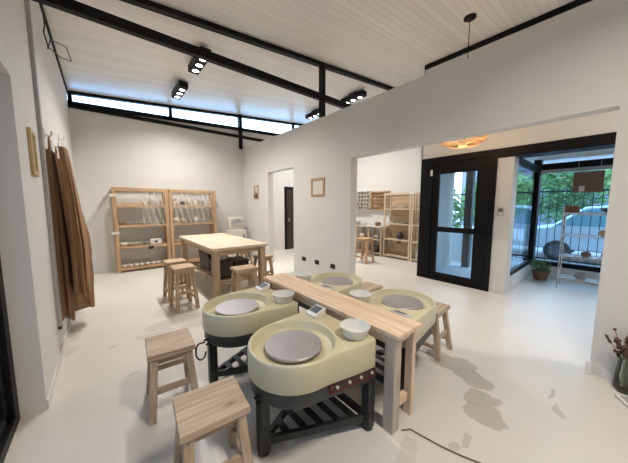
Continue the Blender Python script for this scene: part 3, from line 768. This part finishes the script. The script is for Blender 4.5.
tag(MB().tube([(LW+.02, 3.97, 3.86), (LW+.06, 4.1, 3.78), (LW+.05, 4.28, 3.55), (LW+.04, 4.26, 3.47), (LW+.05, 4.45, 3.40), (LW+.12, 4.9, 3.5), (LW+.2, 5.5, 3.72), (LW+.17, 5.2, 3.78), (LW+.05, 4.75, 3.62), (LW+.03, 4.62, 3.45)], .007, 6)
    .build('loose_cable', 'blackpl'), 'loose dark cable looping from the left wall near the ceiling beam', 'cable')

# aprons hung on hooks
def apron(label, y, ztop, zbot, wt, wb, dp, mat, phase, nf=4, name='canvas_apron', off=0, strap=True):
    t = thing(name, label, 'apron', (LW, y, ztop), 0, 'aprons hanging on the left wall')
    vs = []; fs = []; nu, nv = 56, 22
    for j in range(nv+1):
        v = j/nv
        z = (zbot-ztop)*v
        ww = wt+(wb-wt)*min(1, v*1.25)**.75
        d0 = min(.11, dp*.6); d = d0+(dp-d0)*min(1, v*1.5)**.8
        zz = z+(.0 if v < .97 else 0)
        for i in range(nu):
            a = 2*PI*i/nu
            fold = 1+.20*(1-abs(math.sin(nf*a+phase+v*.9+.5*math.sin(v*5+phase)))*1.6)*min(1, .25+v*1.5)+.08*math.sin(nf*3.0*a+phase*2-v*4)*min(1, v*2)
            ca = math.copysign(abs(math.cos(a))**.6, math.cos(a)); sa = math.copysign(abs(math.sin(a))**.6, math.sin(a))
            yy = ca*ww/2*fold
            xx = d*.52+sa*d*.5*fold
            dz = 0 if v < .99 else .05*math.sin(a*2+phase)
            vs.append((off*(.72+.28*min(1, v*1.5)**.8)+max(.006, xx), yy+.02*math.sin(v*4+phase), zz+dz))
    for j in range(nv):
        for i in range(nu): fs.append((j*nu+i, j*nu+(i+1) % nu, (j+1)*nu+(i+1) % nu, (j+1)*nu+i))
    fs.append(tuple(range(nu))); fs.append(tuple(reversed(range(nv*nu, (nv+1)*nu))))
    MB().add(vs, fs).build('cloth', mat, t, smooth=True, ang=80)
    if strap: MB().tube([(.03, -.05, -.03), (.035, -.03, .10), (.035, 0, .14), (.035, .03, .10), (.03, .05, -.03)], .008, 6).build('neck_strap', mat, t, smooth=True)
    return t
apron('long brown canvas apron hanging closest to the trunking, underneath a shorter one', 3.88, 2.12, .33, .28, .37, .10, 'cloth2', 1.4)
apron('shorter brown canvas apron hung over the long one closest to the trunking', 3.86, 2.15, .58, .32, .40, .11, 'cloth', .4, off=.14, strap=False)
apron('brown canvas apron hanging in the middle of the row', 4.40, 2.10, .26, .30, .38, .24, 'cloth', 2.0)
apron('darker brown apron hanging at the far side of the brown ones', 4.86, 2.05, .42, .28, .36, .24, 'cloth2', 3.5)
apron('white cloth apron hanging at the far end of the row', 5.22, 2.34, 1.45, .22, .28, .10, 'wcloth', 1.0, 3)
for y, z, lb in ((3.88, 2.29, 'white wall hook nearest the trunking'), (4.40, 2.27, 'white wall hook above the middle apron'), (4.86, 2.22, 'white wall hook above the darker apron'), (5.22, 2.51, 'white wall hook above the white apron')):
    o = thing('wall_hook', lb, 'hook', (LW, y, z), 0, 'white hooks in a row on the left wall')
    MB().box(0, .012, -.025, .025, -.05, .05).build('plate', 'white', o, bevel=.004)
    MB().tube([(.01, 0, -.01), (.05, 0, -.02), (.06, 0, .0), (.06, 0, .03)], .008, 8).build('peg', 'white', o, smooth=True)

# ------------------------------------------------------------------ pendant lamp in the next room
t = thing('pendant_lamp', 'woven rattan pendant lamp glowing warm behind the opening header', 'lamp', (4.40, 1.67, 2.50))
MB().lathe([(.07, zc(4.4)-2.50-.035), (.085, zc(4.4)-2.50-.025), (.085, zc(4.4)-2.50-.001)], n=24).build('canopy', 'black', t, smooth=True)
MB().tube([(0, 0, .40), (0, 0, zc(4.4)-2.50-.03)], .006, 6).build('cord', 'black', t)
m = MB()
for k in range(8):
    u = k/7; a = u*PI/2
    r = .10+.22*math.sin(PI*(.12+.62*u)); z = .02+.36*u
    r = [.20, .30, .325, .32, .28, .22, .15, .08][k]; z = [0, .05, .11, .17, .23, .29, .34, .38][k]
    m.tube([(r*math.cos(q*2*PI/32), r*math.sin(q*2*PI/32), z) for q in range(33)], .006, 6)
for k in range(36):
    a = k*2*PI/36
    m.tube([(r*math.cos(a+j*.09), r*math.sin(a+j*.09), z) for j, (r, z) in enumerate(zip([.06, .20, .30, .325, .32, .28, .22, .15, .08], [-.005, 0, .05, .11, .17, .23, .29, .34, .38]))], .004, 5)
    m.tube([(r*math.cos(a-j*.09), r*math.sin(a-j*.09), z) for j, (r, z) in enumerate(zip([.06, .20, .30, .325, .32, .28, .22, .15, .08], [-.005, 0, .05, .11, .17, .23, .29, .34, .38]))], .004, 5)
m.build('lamp_shade', 'rattan', t, smooth=True, ang=80)
MB().lathe([(.0005, .10), (.03, .11), (.045, .15), (.03, .20), (.02, .25), (.02, .40), (.0005, .40)], n=16, caps=False).build('bulb', 'bulb', t, smooth=True)
ld = bpy.data.lights.new('pendant_glow', 'POINT'); ld.energy = 16; ld.color = (1, .66, .34); ld.shadow_soft_size = .06
lo = bpy.data.objects.new('pendant_glow', ld); C.objects.link(lo); lo.parent = t; lo.location = (0, 0, .07)

# ------------------------------------------------------------------ next room: shelves on the far right wall
def side_unit(label, y0, y1, levels, H=1.93):
    t = thing('shelf_unit', label, 'shelf', (6.72, (y0+y1)/2, 0), 0, 'pale shelf units in the next room')
    hx, hy = .16, (y1-y0)/2
    for a in (-1, 1):
        for b in (-1, 1): MB().box(a*hx, a*(hx-.035), b*hy, b*(hy-.05), 0, H).build('post', 'paleZ', t, bevel=.002)
    for z in levels:
        MB().box(-hx+.0, hx, -hy+.05, hy-.05, z-.035, z).build('shelf_board', 'paleY', t, bevel=.002)
    MB().box(-hx, -hx+.03, -hy+.05, hy-.05, H-.05, H).build('top_rail', 'paleY', t)
    MB().box(hx-.03, hx, -hy+.05, hy-.05, H-.05, H).build('top_rail', 'paleY', t)
    MB().box(hx-.008, hx, -hy+.035, hy-.035, .02, H-.05).build('back_panel', 'tableY', t)
    return t
LV = (.09, .58, 1.04, 1.48)
side_unit('pale wooden shelf unit on the far wall of the next room, full one', 3.72, 4.60, LV)
side_unit('pale wooden shelf unit partly hidden behind the black door frame', 2.86, 3.70, LV)
for i, (y, z, kind, mat, s, lb) in enumerate([
    (4.10, .58, 'vase', 'blackpot', .13, 'black vase on the third shelf in the next room'),
    (4.35, 1.48, 'bowl', 'bisque', .10, 'white bowl on the top shelf in the next room, left one'),
    (4.05, 1.48, 'bowl', 'bisque', .12, 'white bowl on the top shelf in the next room, middle one'),
    (3.86, 1.48, 'plate', 'bisque', .09, 'white plate on the top shelf in the next room, right one'),
    (4.36, 1.04, 'bowl', 'bisque', .10, 'white bowl on the second shelf in the next room, left one'),
    (4.12, 1.04, 'plate', 'bisque', .12, 'white plate on the second shelf in the next room, middle one'),
    (3.90, 1.04, 'bowl', 'greypot', .09, 'grey bowl on the second shelf in the next room, right one'),
    (3.45, .09, 'pot', 'bisque', .17, 'big white pot on the bottom shelf beside the black door frame'),
    (3.50, .58, 'cup', 'tan', .09, 'tan cup on the third shelf beside the black door frame'),
    (3.50, 1.04, 'bowl', 'bisque', .10, 'white bowl on the second shelf beside the black door frame'),
    (3.48, 1.48, 'vase', 'greypot', .10, 'grey vase on the top shelf beside the black door frame')]):
    tag(vessel(kind, 'clay_'+kind, mat, s, (6.68, y, z)), lb, kind)
tag(MB().box(-.01, 0, -.06, .06, -.03, .03).build('shelf_label', 'blackpl', None, loc=(6.56, 4.05, .51)), 'small black tag under the black vase in the next room', 'tag')
tag(MB().box(-.01, 0, -.07, .07, -.03, .03).build('shelf_sign', 'white', None, loc=(6.56, 3.70, 1.905)), 'white tag at the top between the two pale shelf units', 'tag')
# low sideboard shelf
t = thing('low_shelf', 'low brown open shelf along the far wall of the next room', 'shelf', (6.66, 5.35, 0))
for a in (-1, 1):
    for y in (-.72, -.24, .24, .70): MB().box(a*.18, a*.13, y-.025, y+.025, 0, .90).build('post', 'tableZ', t, bevel=.002)
for z in (.10, .52): MB().box(-.18, .18, -.74, .74, z-.03, z).build('shelf_board', 'tableY', t, bevel=.002)
MB().box(-.20, .20, -.75, .75, .90, .93).build('top', 'bisque', t, bevel=.003)
for i, (y, z, kind, mat, s, lb) in enumerate([
    (5.65, .93, 'pot', 'greypot', .12, 'grey pot on the low shelf top, left end'), (5.42, .93, 'bowl', 'bisque', .12, 'white bowl on the low shelf top'),
    (4.85, .93, 'pot', 'brownpot', .12, 'brown pot at the right end of the low shelf top'),
    (5.44, .52, 'pot', 'bisque', .13, 'white pot on the middle board of the low shelf, left one'), (5.235, .52, 'bowl', 'blackpot', .08, 'black bowl on the middle board of the low shelf, centre one'),
    (4.85, .52, 'pot', 'greypot', .12, 'grey pot on the middle board of the low shelf, right one'), (4.90, .10, 'pot', 'blackpot', .18, 'black pot on the bottom board of the low shelf, right one'), (5.3, .10, 'pot', 'brownpot', .17, 'brown pot on the bottom board of the low shelf, left one')]):
    tag(vessel(kind, 'clay_'+kind, mat, s, (6.62, y, z)), lb, kind)
# wall racks above it
t = thing('cubby_shelf', 'white wall rack with a grid of small cubby holes', 'rack', (6.90, 5.63, 1.42))
m = MB(); WD, HT = .62, .62
for k in range(6): m.box(-.14, -.008, -WD/2+k*WD/5-.008, -WD/2+k*WD/5+.008, 0, HT)
for k in range(6): m.box(-.14, -.008, -WD/2, WD/2, k*HT/5-.008, k*HT/5+.008)
m.build('grid', 'bisque', t); MB().box(-.008, 0, -WD/2, WD/2, 0, HT).build('back_panel', 'bisque', t)
kk = 0
for a in range(5):
    for b in range(5):
        if (a*3+b*2) % 3 != 1:
            o = MB().lathe([(.02, 0), (.03, .01), (.032, .06), (.02, .075)], n=12).build('glaze_jar', ['blackpot', 'greypot', 'brownpot'][(a+b) % 3], None, smooth=True,
                loc=(6.90-.075, 5.63-WD/2+(a+.5)*WD/5, 1.42+b*HT/5+.010))
            tag(o, f'little glaze jar in the cubby rack, {ords[4-a]} column from left, {ords[b]} row up', 'jar', 'glaze jars in the cubby rack')
t = thing('tool_rack', 'brown wooden wall rack with tools lying on narrow ledges', 'rack', (6.90, 4.955, 1.42))
MB().box(-.02, 0, -.31, .31, 0, .58).build('back_panel', 'shelfY', t)
m = MB(); m.box(-.10, 0, -.34, -.31, 0, .60); m.box(-.10, 0, .31, .34, 0, .60); m.box(-.10, 0, -.31, .31, .57, .60); m.box(-.10, 0, -.31, .31, 0, .03); m.build('rack_frame', 'tableZ', t)
for k in range(4): MB().box(-.09, -.02, -.31, .31, .12+k*.115, .135+k*.115).build('ledge', 'shelfY', t)
for k in range(8):
    y = 4.70+(k % 4)*.15+.02*(k//4); z = 1.42+.135+(k//4)*.23
    o = MB().bar((0, -.055, .012), (0, .055, .012), .02, .022).build('clay_tool', ['paleY', 'blackpl', 'greypot', 'bisque'][k % 4], None, bevel=.004, loc=(6.90-.06, y, z))
    tag(o, f'short {["wooden","black","grey","white"][k % 4]} clay tool on the {["lowest","third"][k//4]} ledge of the tool rack', 'tool', 'clay tools on the wall rack')
# dark door at the back of the next room (seen through the doorway)
d = bpy.data.objects.new('door_4', None); C.objects.link(d); d['kind'] = 'structure'
MB().box(5.02, 5.95, YB-.03, YB-.001, 0, 2.12).build('door_leaf', 'bin', d)
m = MB(); m.box(4.95, 5.02, YB-.045, YB, 0, 2.22); m.box(5.95, 6.02, YB-.045, YB, 0, 2.22); m.box(5.02, 5.95, YB-.045, YB, 2.12, 2.22); m.build('door_frame', 'black', d)
MB().box(5.09, 5.12, YB-.075, YB-.03, 1.0, 1.12).build('door_handle', 'steel', d)

# ------------------------------------------------------------------ glass bay contents
t = thing('wire_rack', 'chrome wire rack with shelves standing in the glass bay', 'rack', (6.80, .24, 0))
for x in (-.17, .17):
    for y in (-.52, .45): MB().tube([(x, y, 0), (x, y, 1.55)], .012, 8).build('post', 'chrome', t, smooth=True)
for z in (.20, .62, 1.02, 1.43):
    m = MB()
    for x in (-.17, .17): m.tube([(x, -.52, z), (x, .45, z)], .011, 6); m.tube([(x, -.52, z-.03), (x, .45, z-.03)], .005, 6)
    for k in range(20):
        y = -.52+k*.97/19; m.tube([(-.17, y, z), (.17, y, z)], .0035, 5)
    for k in range(3): m.tube([(-.10+k*.10, -.52, z-.006), (-.10+k*.10, .45, z-.006)], .004, 5)
    m.build('wire_shelf', 'chrome', t)
zs = lambda z: z+.004
for kind, mat, s, loc, lb in [
    ('pot', 'brownpot', .09, (6.80, .36, zs(.62)), 'dark brown pot on the second wire shelf from the bottom'),
    ('pot', 'greypot', .11, (6.80, .40, zs(.20)), 'grey pot on the lowest shelf of the wire rack'),
    ('bowl', 'blackpot', .14, (6.78, .12, zs(1.43)), 'black bowl on the top shelf of the wire rack'),
    ('pot', 'tan', .10, (6.80, .16, zs(1.02)), 'tan pot on the third wire shelf near the pillar'),
    ('pot', 'blackpot', .10, (6.80, .10, zs(.62)), 'black pot on the second wire shelf near the pillar')]:
    tag(vessel(kind, 'clay_'+kind, mat, s, loc), lb, kind)
o = thing('wooden_crate', 'small brown open crate on the top of the wire rack', 'crate', (6.80, .60, 1.434))
m = MB(); m.box(-.09, .09, -.10, .10, 0, .012)
for s in (-1, 1): m.box(s*.09, s*.078, -.10, .10, .012, .13); m.box(-.078, .078, s*.10, s*.088, .012, .13)
m.build('crate_box', 'terracotta', o, bevel=.002)
MB().box(-.03, .03, -.103, -.1, .05, .09).build('crate_label', 'paper', o)
o = thing('hanging_board', 'plain brown board hanging in the window above the wire rack', 'board', (7.45, .47, 1.83))
MB().box(-.01, .01, -.21, .21, 0, .41).build('panel', 'card', o, bevel=.003)
MB().box(-.014, -.01, .04, .12, .02, .13).build('pale_sticker', 'paper', o)
MB().tube([(0, -.15, .41), (0, -.15, .60)], .003, 5).tube([(0, .15, .41), (0, .15, .60)], .003, 5).build('hanging_string', 'steel', o)

def leaves(mb, c, R, n, size, rnd, flat=1.):
    for k in range(n):
        while True:
            p = Vector((rnd.uniform(-1, 1), rnd.uniform(-1, 1), rnd.uniform(-1, 1)))
            if p.length <= 1: break
        p = Vector((p.x*R[0], p.y*R[1], p.z*R[2]))+Vector(c)
        a = Vector((rnd.gauss(0, 1), rnd.gauss(0, 1), rnd.gauss(0, .6))).normalized(); b = a.cross(Vector((rnd.gauss(0, 1), rnd.gauss(0, 1), rnd.gauss(0, 1)))).normalized()
        s = size*rnd.uniform(.6, 1.3); nrm = a.cross(b)*s*.15
        mb.add([p-a*s*.5, p+b*s*.22+nrm, p+a*s*.5, p-b*s*.22+nrm], [(0, 1, 2, 3)])
rnd = random.Random(3)
t = thing('potted_plant', 'leafy plant in a terracotta pot at the corner of the glass bay', 'plant', (7.08, 1.00, 0))
t.scale = (.82, .82, .82)
MB().lathe([(.11, 0), (.13, .02), (.165, .20), (.18, .20), (.18, .25), (.155, .25), (.15, .22), (.0005, .21)], n=28).build('pot', 'terracotta', t, smooth=True, ang=40)
m = MB()
for k in range(9):
    a = k*2*PI/9; m.tube([(.03*math.cos(a), .03*math.sin(a), .20), (.09*math.cos(a), .09*math.sin(a), .32), (.17*math.cos(a), .17*math.sin(a), .40)], .006, 5)
m.build('stems', 'bark', t)
m = MB(); leaves(m, (0, 0, .38), (.22, .22, .20), 90, .13, rnd); m.build('foliage', 'leaf', t)

# ------------------------------------------------------------------ vase with dried flowers and tray by the pillar
t = thing('glass_vase', 'glass vase on the floor against the partition pillar', 'vase', (3.30, -.14, 0))
MB().lathe([(.065, 0), (.075, .006), (.082, .04), (.074, .14), (.066, .26), (.078, .30), (.074, .30), (.062, .26), (.070, .14), (.076, .04), (.06, .015), (.0005, .015)], n=28).build('vase_body', 'glass2', t, smooth=True, ang=60)
f = thing('dried_flowers', 'bunch of dark brown dried flowers standing in the glass vase', 'flowers', (3.30, -.14, .018))
m = MB(); h = MB()
for k in range(34):
    a = rnd.uniform(0, 2*PI); tip = Vector((math.cos(a)*rnd.uniform(.02, .11), math.sin(a)*rnd.uniform(.02, .11), rnd.uniform(.36, .50)))
    if k == 0: tip = Vector((-.02, .15, .44))
    if k == 1: tip = Vector((-.03, .10, .50))
    m.tube([(tip.x*.12, tip.y*.12, .0), (tip.x*.22, tip.y*.22, .24), tip], .0028, 5)
    for q in range(6):
        u = rnd.uniform(.62, 1.); c = Vector((tip.x*(.25+.75*(u-.4)/.6), tip.y*(.25+.75*(u-.4)/.6), .22+(tip.z-.22)*(u-.4)/.6)) if u > .4 else tip
        r = rnd.uniform(.008, .016)
        h.lathe([(.0005, -r), (r*.8, -r*.5), (r, 0), (r*.8, r*.6), (.0005, r)], c, 7, caps=False)
m.build('stems', 'stem', f); h.build('blossoms', 'dry', f, smooth=True)
t = thing('white_tray', 'white square dish on the floor in front of the glass vase', 'dish', (3.11, -.20, 0), .5)
m = MB().hexa([(-.08, -.08, 0), (.08, -.08, 0), (.08, .08, 0), (-.08, .08, 0)], [(-.095, -.095, .025), (.095, -.095, .025), (.095, .095, .025), (-.095, .095, .025)])
m.build('dish', 'white', t, bevel=.004)
MB().box(-.07, .07, -.07, .07, .0255, .029).build('filling', 'greypot', t, bevel=.001)
tag(MB().box(-.012, .012, -.02, .02, 0, .115).build('white_wedge', 'white', None, bevel=.003, loc=(3.393, .085, 0)), 'white upright strip at the foot of the partition pillar edge', 'trim')

# ------------------------------------------------------------------ outside
struct('ground', MB().box(-14, 60, -40, 40, -.25, -.125), 'pave')
struct('pavement', MB().box(7.75, 9.7, -20, 20, -.13, -.02), 'pave')
struct('road', MB().box(9.7, 15, -40, 40, -.13, -.06), 'asphalt')
struct('porch_floor', MB().box(RX+.1, 7.76, 1.30, 2.81, -.1, .012), 'pave')
struct('roof_sky_bounce', MB().box(-2, 10, YB+.45, YB+5.5, 3.0, 3.15), 'bounce')  # unseen slab added to bounce blue sky light onto the ceiling
struct('wall_sky_block', MB().box(-2.7, -2.5, -9, 9, -.2, 2.48), 'wall_out')  # unseen screen added to hold back daylight at the left sliding door
struct('roof_sky_block', MB().box(-2.0, -.66, -8, 8, 2.75, 2.9), 'wall_out')  # unseen overhang added to shut sky light out of the left opening
# low wall, post and shrub outside the glazed door
struct('wall_porch', MB().box(7.65, 7.80, 2.35, 5.0, -.1, .92), 'wall_out')
tag(MB().box(-.08, .08, -.08, .08, 0, 2.55).build('porch_post', 'grille', None, bevel=.006, loc=(7.05, 2.50-.06, .012)), 'dark grey square post outside the glazed door', 'post')
def tree(label, x, y, h, R, n, ls, mats='leaf', name='street_tree', trunk=.12, group='trees along the street', z0=-.125):
    t = thing(name, label, 'tree', (x, y, z0), 0, group)
    m = MB().tube([(0, 0, 0), (.05, .02, h*.35), (-.03, .05, h*.6), (.02, 0, h*.85)], trunk, 8, trunk*.4)
    for k in range(6):
        a = k*PI/3+.3; m.tube([(0, 0, h*.45), (R[0]*.5*math.cos(a), R[1]*.5*math.sin(a), h*.65), (R[0]*.8*math.cos(a), R[1]*.8*math.sin(a), h*.8)], trunk*.4, 6, trunk*.12)
    m.build('trunk', 'bark', t, smooth=True)
    f = MB()
    for k in range(7):
        a = k*2*PI/7; c = (R[0]*.55*math.cos(a), R[1]*.55*math.sin(a), h*.60+rnd.uniform(-.24, .24)*h)
        leaves(f, c, (R[0]*.6, R[1]*.6, R[2]*.55), n//7, ls, rnd)
    f.build('foliage', mats, t)
    return t
tree('bushy street tree right of centre behind the parked car', 16.5, -.9, 4.2, (1.7, 1.5, 2.2), 2600, .34, 'leaf2')
tree('dark street tree straight beyond the bay corner post', 20.5, 2.0, 5.0, (1.9, 1.6, 2.6), 2400, .34, 'leaf')
tree('light green street tree seen through the side pane', 16.2, 4.4, 4.0, (1.7, 1.5, 2.2), 2600, .34, 'leaf2')
tree('tall street tree beyond the porch and glazed door', 16.0, 9.2, 5.0, (2.2, 2.2, 2.6), 2600, .36, 'leaf')
tree('street tree at the far right beyond the parked car', 20.6, -3.6, 4.9, (1.9, 1.7, 2.5), 2200, .34, 'leaf')
t = thing('garden_shrub', 'green shrub outside above the low porch wall', 'shrub', (8.25, 3.7, -.02))
MB().tube([(0, 0, 0), (.03, .02, .5), (0, 0, 1.2)], .04, 7, .02).build('stem', 'bark', t)
m = MB(); leaves(m, (0, 0, 1.35), (.45, .75, .85), 1300, .16, rnd); m.build('foliage', 'leaf2', t)
# street fence of thin bars
def fence(label, x, y0, y1, h, step):
    t = thing('bar_fence', label, 'fence', (x, (y0+y1)/2, -.02)); L = (y1-y0)/2
    MB().box(-.02, .02, -L, L, .10, .14).build('bottom_rail', 'black', t); MB().box(-.02, .02, -L, L, h-.10, h-.06).build('top_rail', 'black', t)
    m = MB(); k = -L
    while k <= L: m.box(-.009, .009, k-.007, k+.007, .05, h); k += step
    m.build('bars', 'black', t)
    for s in (-1, 0, 1): MB().box(-.04, .04, s*L-.04, s*L+.04, 0, h+.05).build('post', 'black', t)
    return t
fence('black bar fence between the glass bay and the street', 9.45, -3.2, 6.6, 2.05, .16)
t = struct('far_building', MB().box(24, 25, -2.0, 9, -.125, 5.0), 'facade')
# parked car
t = thing('parked_car', 'grey-blue car parked on the street behind the bar fence', 'car', (11.2, -.2, -.06))
prof = [(-2.1, .35), (-2.12, .75), (-2.0, .95), (-1.55, 1.02), (-.85, 1.60), (.0, 1.68), (1.5, 1.62), (2.05, 1.05), (2.15, .9), (2.15, .35)]
prof = [(-y, z) for y, z in prof]
MB().prism(prof, 'X', -.88, .88).build('body', 'car', t, bevel=.05, smooth=True)
wp = [(1.42, 1.06), (.82, 1.52), (.05, 1.59), (-1.38, 1.53), (-1.78, 1.08)]
MB().prism(wp, 'X', -.89, -.882).build('side_window', 'carglass', t)
m = MB()
for y in (.42, -.55): m.box(-.895, -.885, y-.035, y+.035, 1.05, 1.58)
m.build('window_pillar', 'car', t)
for y in (1.35, -1.35):
    for x in (-.80, .80):
        k = MB().lathe([(.20, -.1), (.28, -.1), (.31, -.07), (.31, .07), (.28, .1), (.20, .1)], n=28); k.v = [(c+x, a+y, b+.31) for a, b, c in k.v]
        wo = k.build('wheel', 'tyre', t, smooth=True)
        k = MB().lathe([(.0005, -.115), (.19, -.112), (.2, -.09), (.2, .09), (.19, .112), (.0005, .115)], n=20, caps=False); k.v = [(c+x, a+y, b+.31) for a, b, c in k.v]
        k.build('wheel_rim', 'hub', wo, smooth=True)
MB().box(-.6, .6, 2.1, 2.16, .45, .62).build('bumper', 'skirt', t, bevel=.02)
for x in (-.7, .7): MB().box(x-.14, x+.14, 2.0, 2.13, .72, .86).build('headlight', 'white', t, bevel=.03)

# ------------------------------------------------------------------ world, camera
wd = bpy.data.worlds.new('sky'); bpy.context.scene.world = wd; wd.use_nodes = True; nt = wd.node_tree
bg = nt.nodes['Background']; tc = nt.nodes.new('ShaderNodeTexCoord'); sp = nt.nodes.new('ShaderNodeSeparateXYZ'); rp = nt.nodes.new('ShaderNodeValToRGB')
link(nt, tc.outputs['Generated'], sp.inputs[0]); link(nt, sp.outputs['Z'], rp.inputs[0]); link(nt, rp.outputs[0], bg.inputs[0])
e = rp.color_ramp.elements; e[0].position = 0; e[0].color = (.62, .82, 1, 1); e[1].position = .7; e[1].color = (.34, .60, 1, 1)
bg.inputs[1].default_value = 6.5

def Rm(yaw, pitch, roll):
    cy, sy, cp, sp_ = math.cos(yaw), math.sin(yaw), math.cos(pitch), math.sin(pitch)
    f = Vector((sy*cp, cy*cp, -sp_)); r = Vector((cy, -sy, 0)); d = f.cross(r)
    cr, sr = math.cos(roll), math.sin(roll)
    return cr*r+sr*d, -sr*r+cr*d, f
r, dn, fw = Rm(*[math.radians(a) for a in (39.67, 5.73, -.11)])
cam = bpy.data.cameras.new('camera'); co = bpy.data.objects.new('camera', cam); C.objects.link(co)
cam.sensor_width = 36; cam.sensor_fit = 'HORIZONTAL'; cam.lens = 254.4/628*36; cam.clip_start = .02; cam.clip_end = 200
mw = Matrix.Identity(4)
for i in range(3): mw[i][0] = r[i]; mw[i][1] = -dn[i]; mw[i][2] = -fw[i]
mw[2][3] = 1.55
co.matrix_world = mw
sc = bpy.context.scene; sc.camera = co
sc.view_settings.view_transform = 'Standard'; sc.view_settings.look = 'None'; sc.view_settings.gamma = 1; sc.view_settings.exposure = .2
sc.cycles.use_denoising = True
sc.cycles.max_bounces = 10; sc.cycles.diffuse_bounces = 6; sc.cycles.transparent_max_bounces = 12
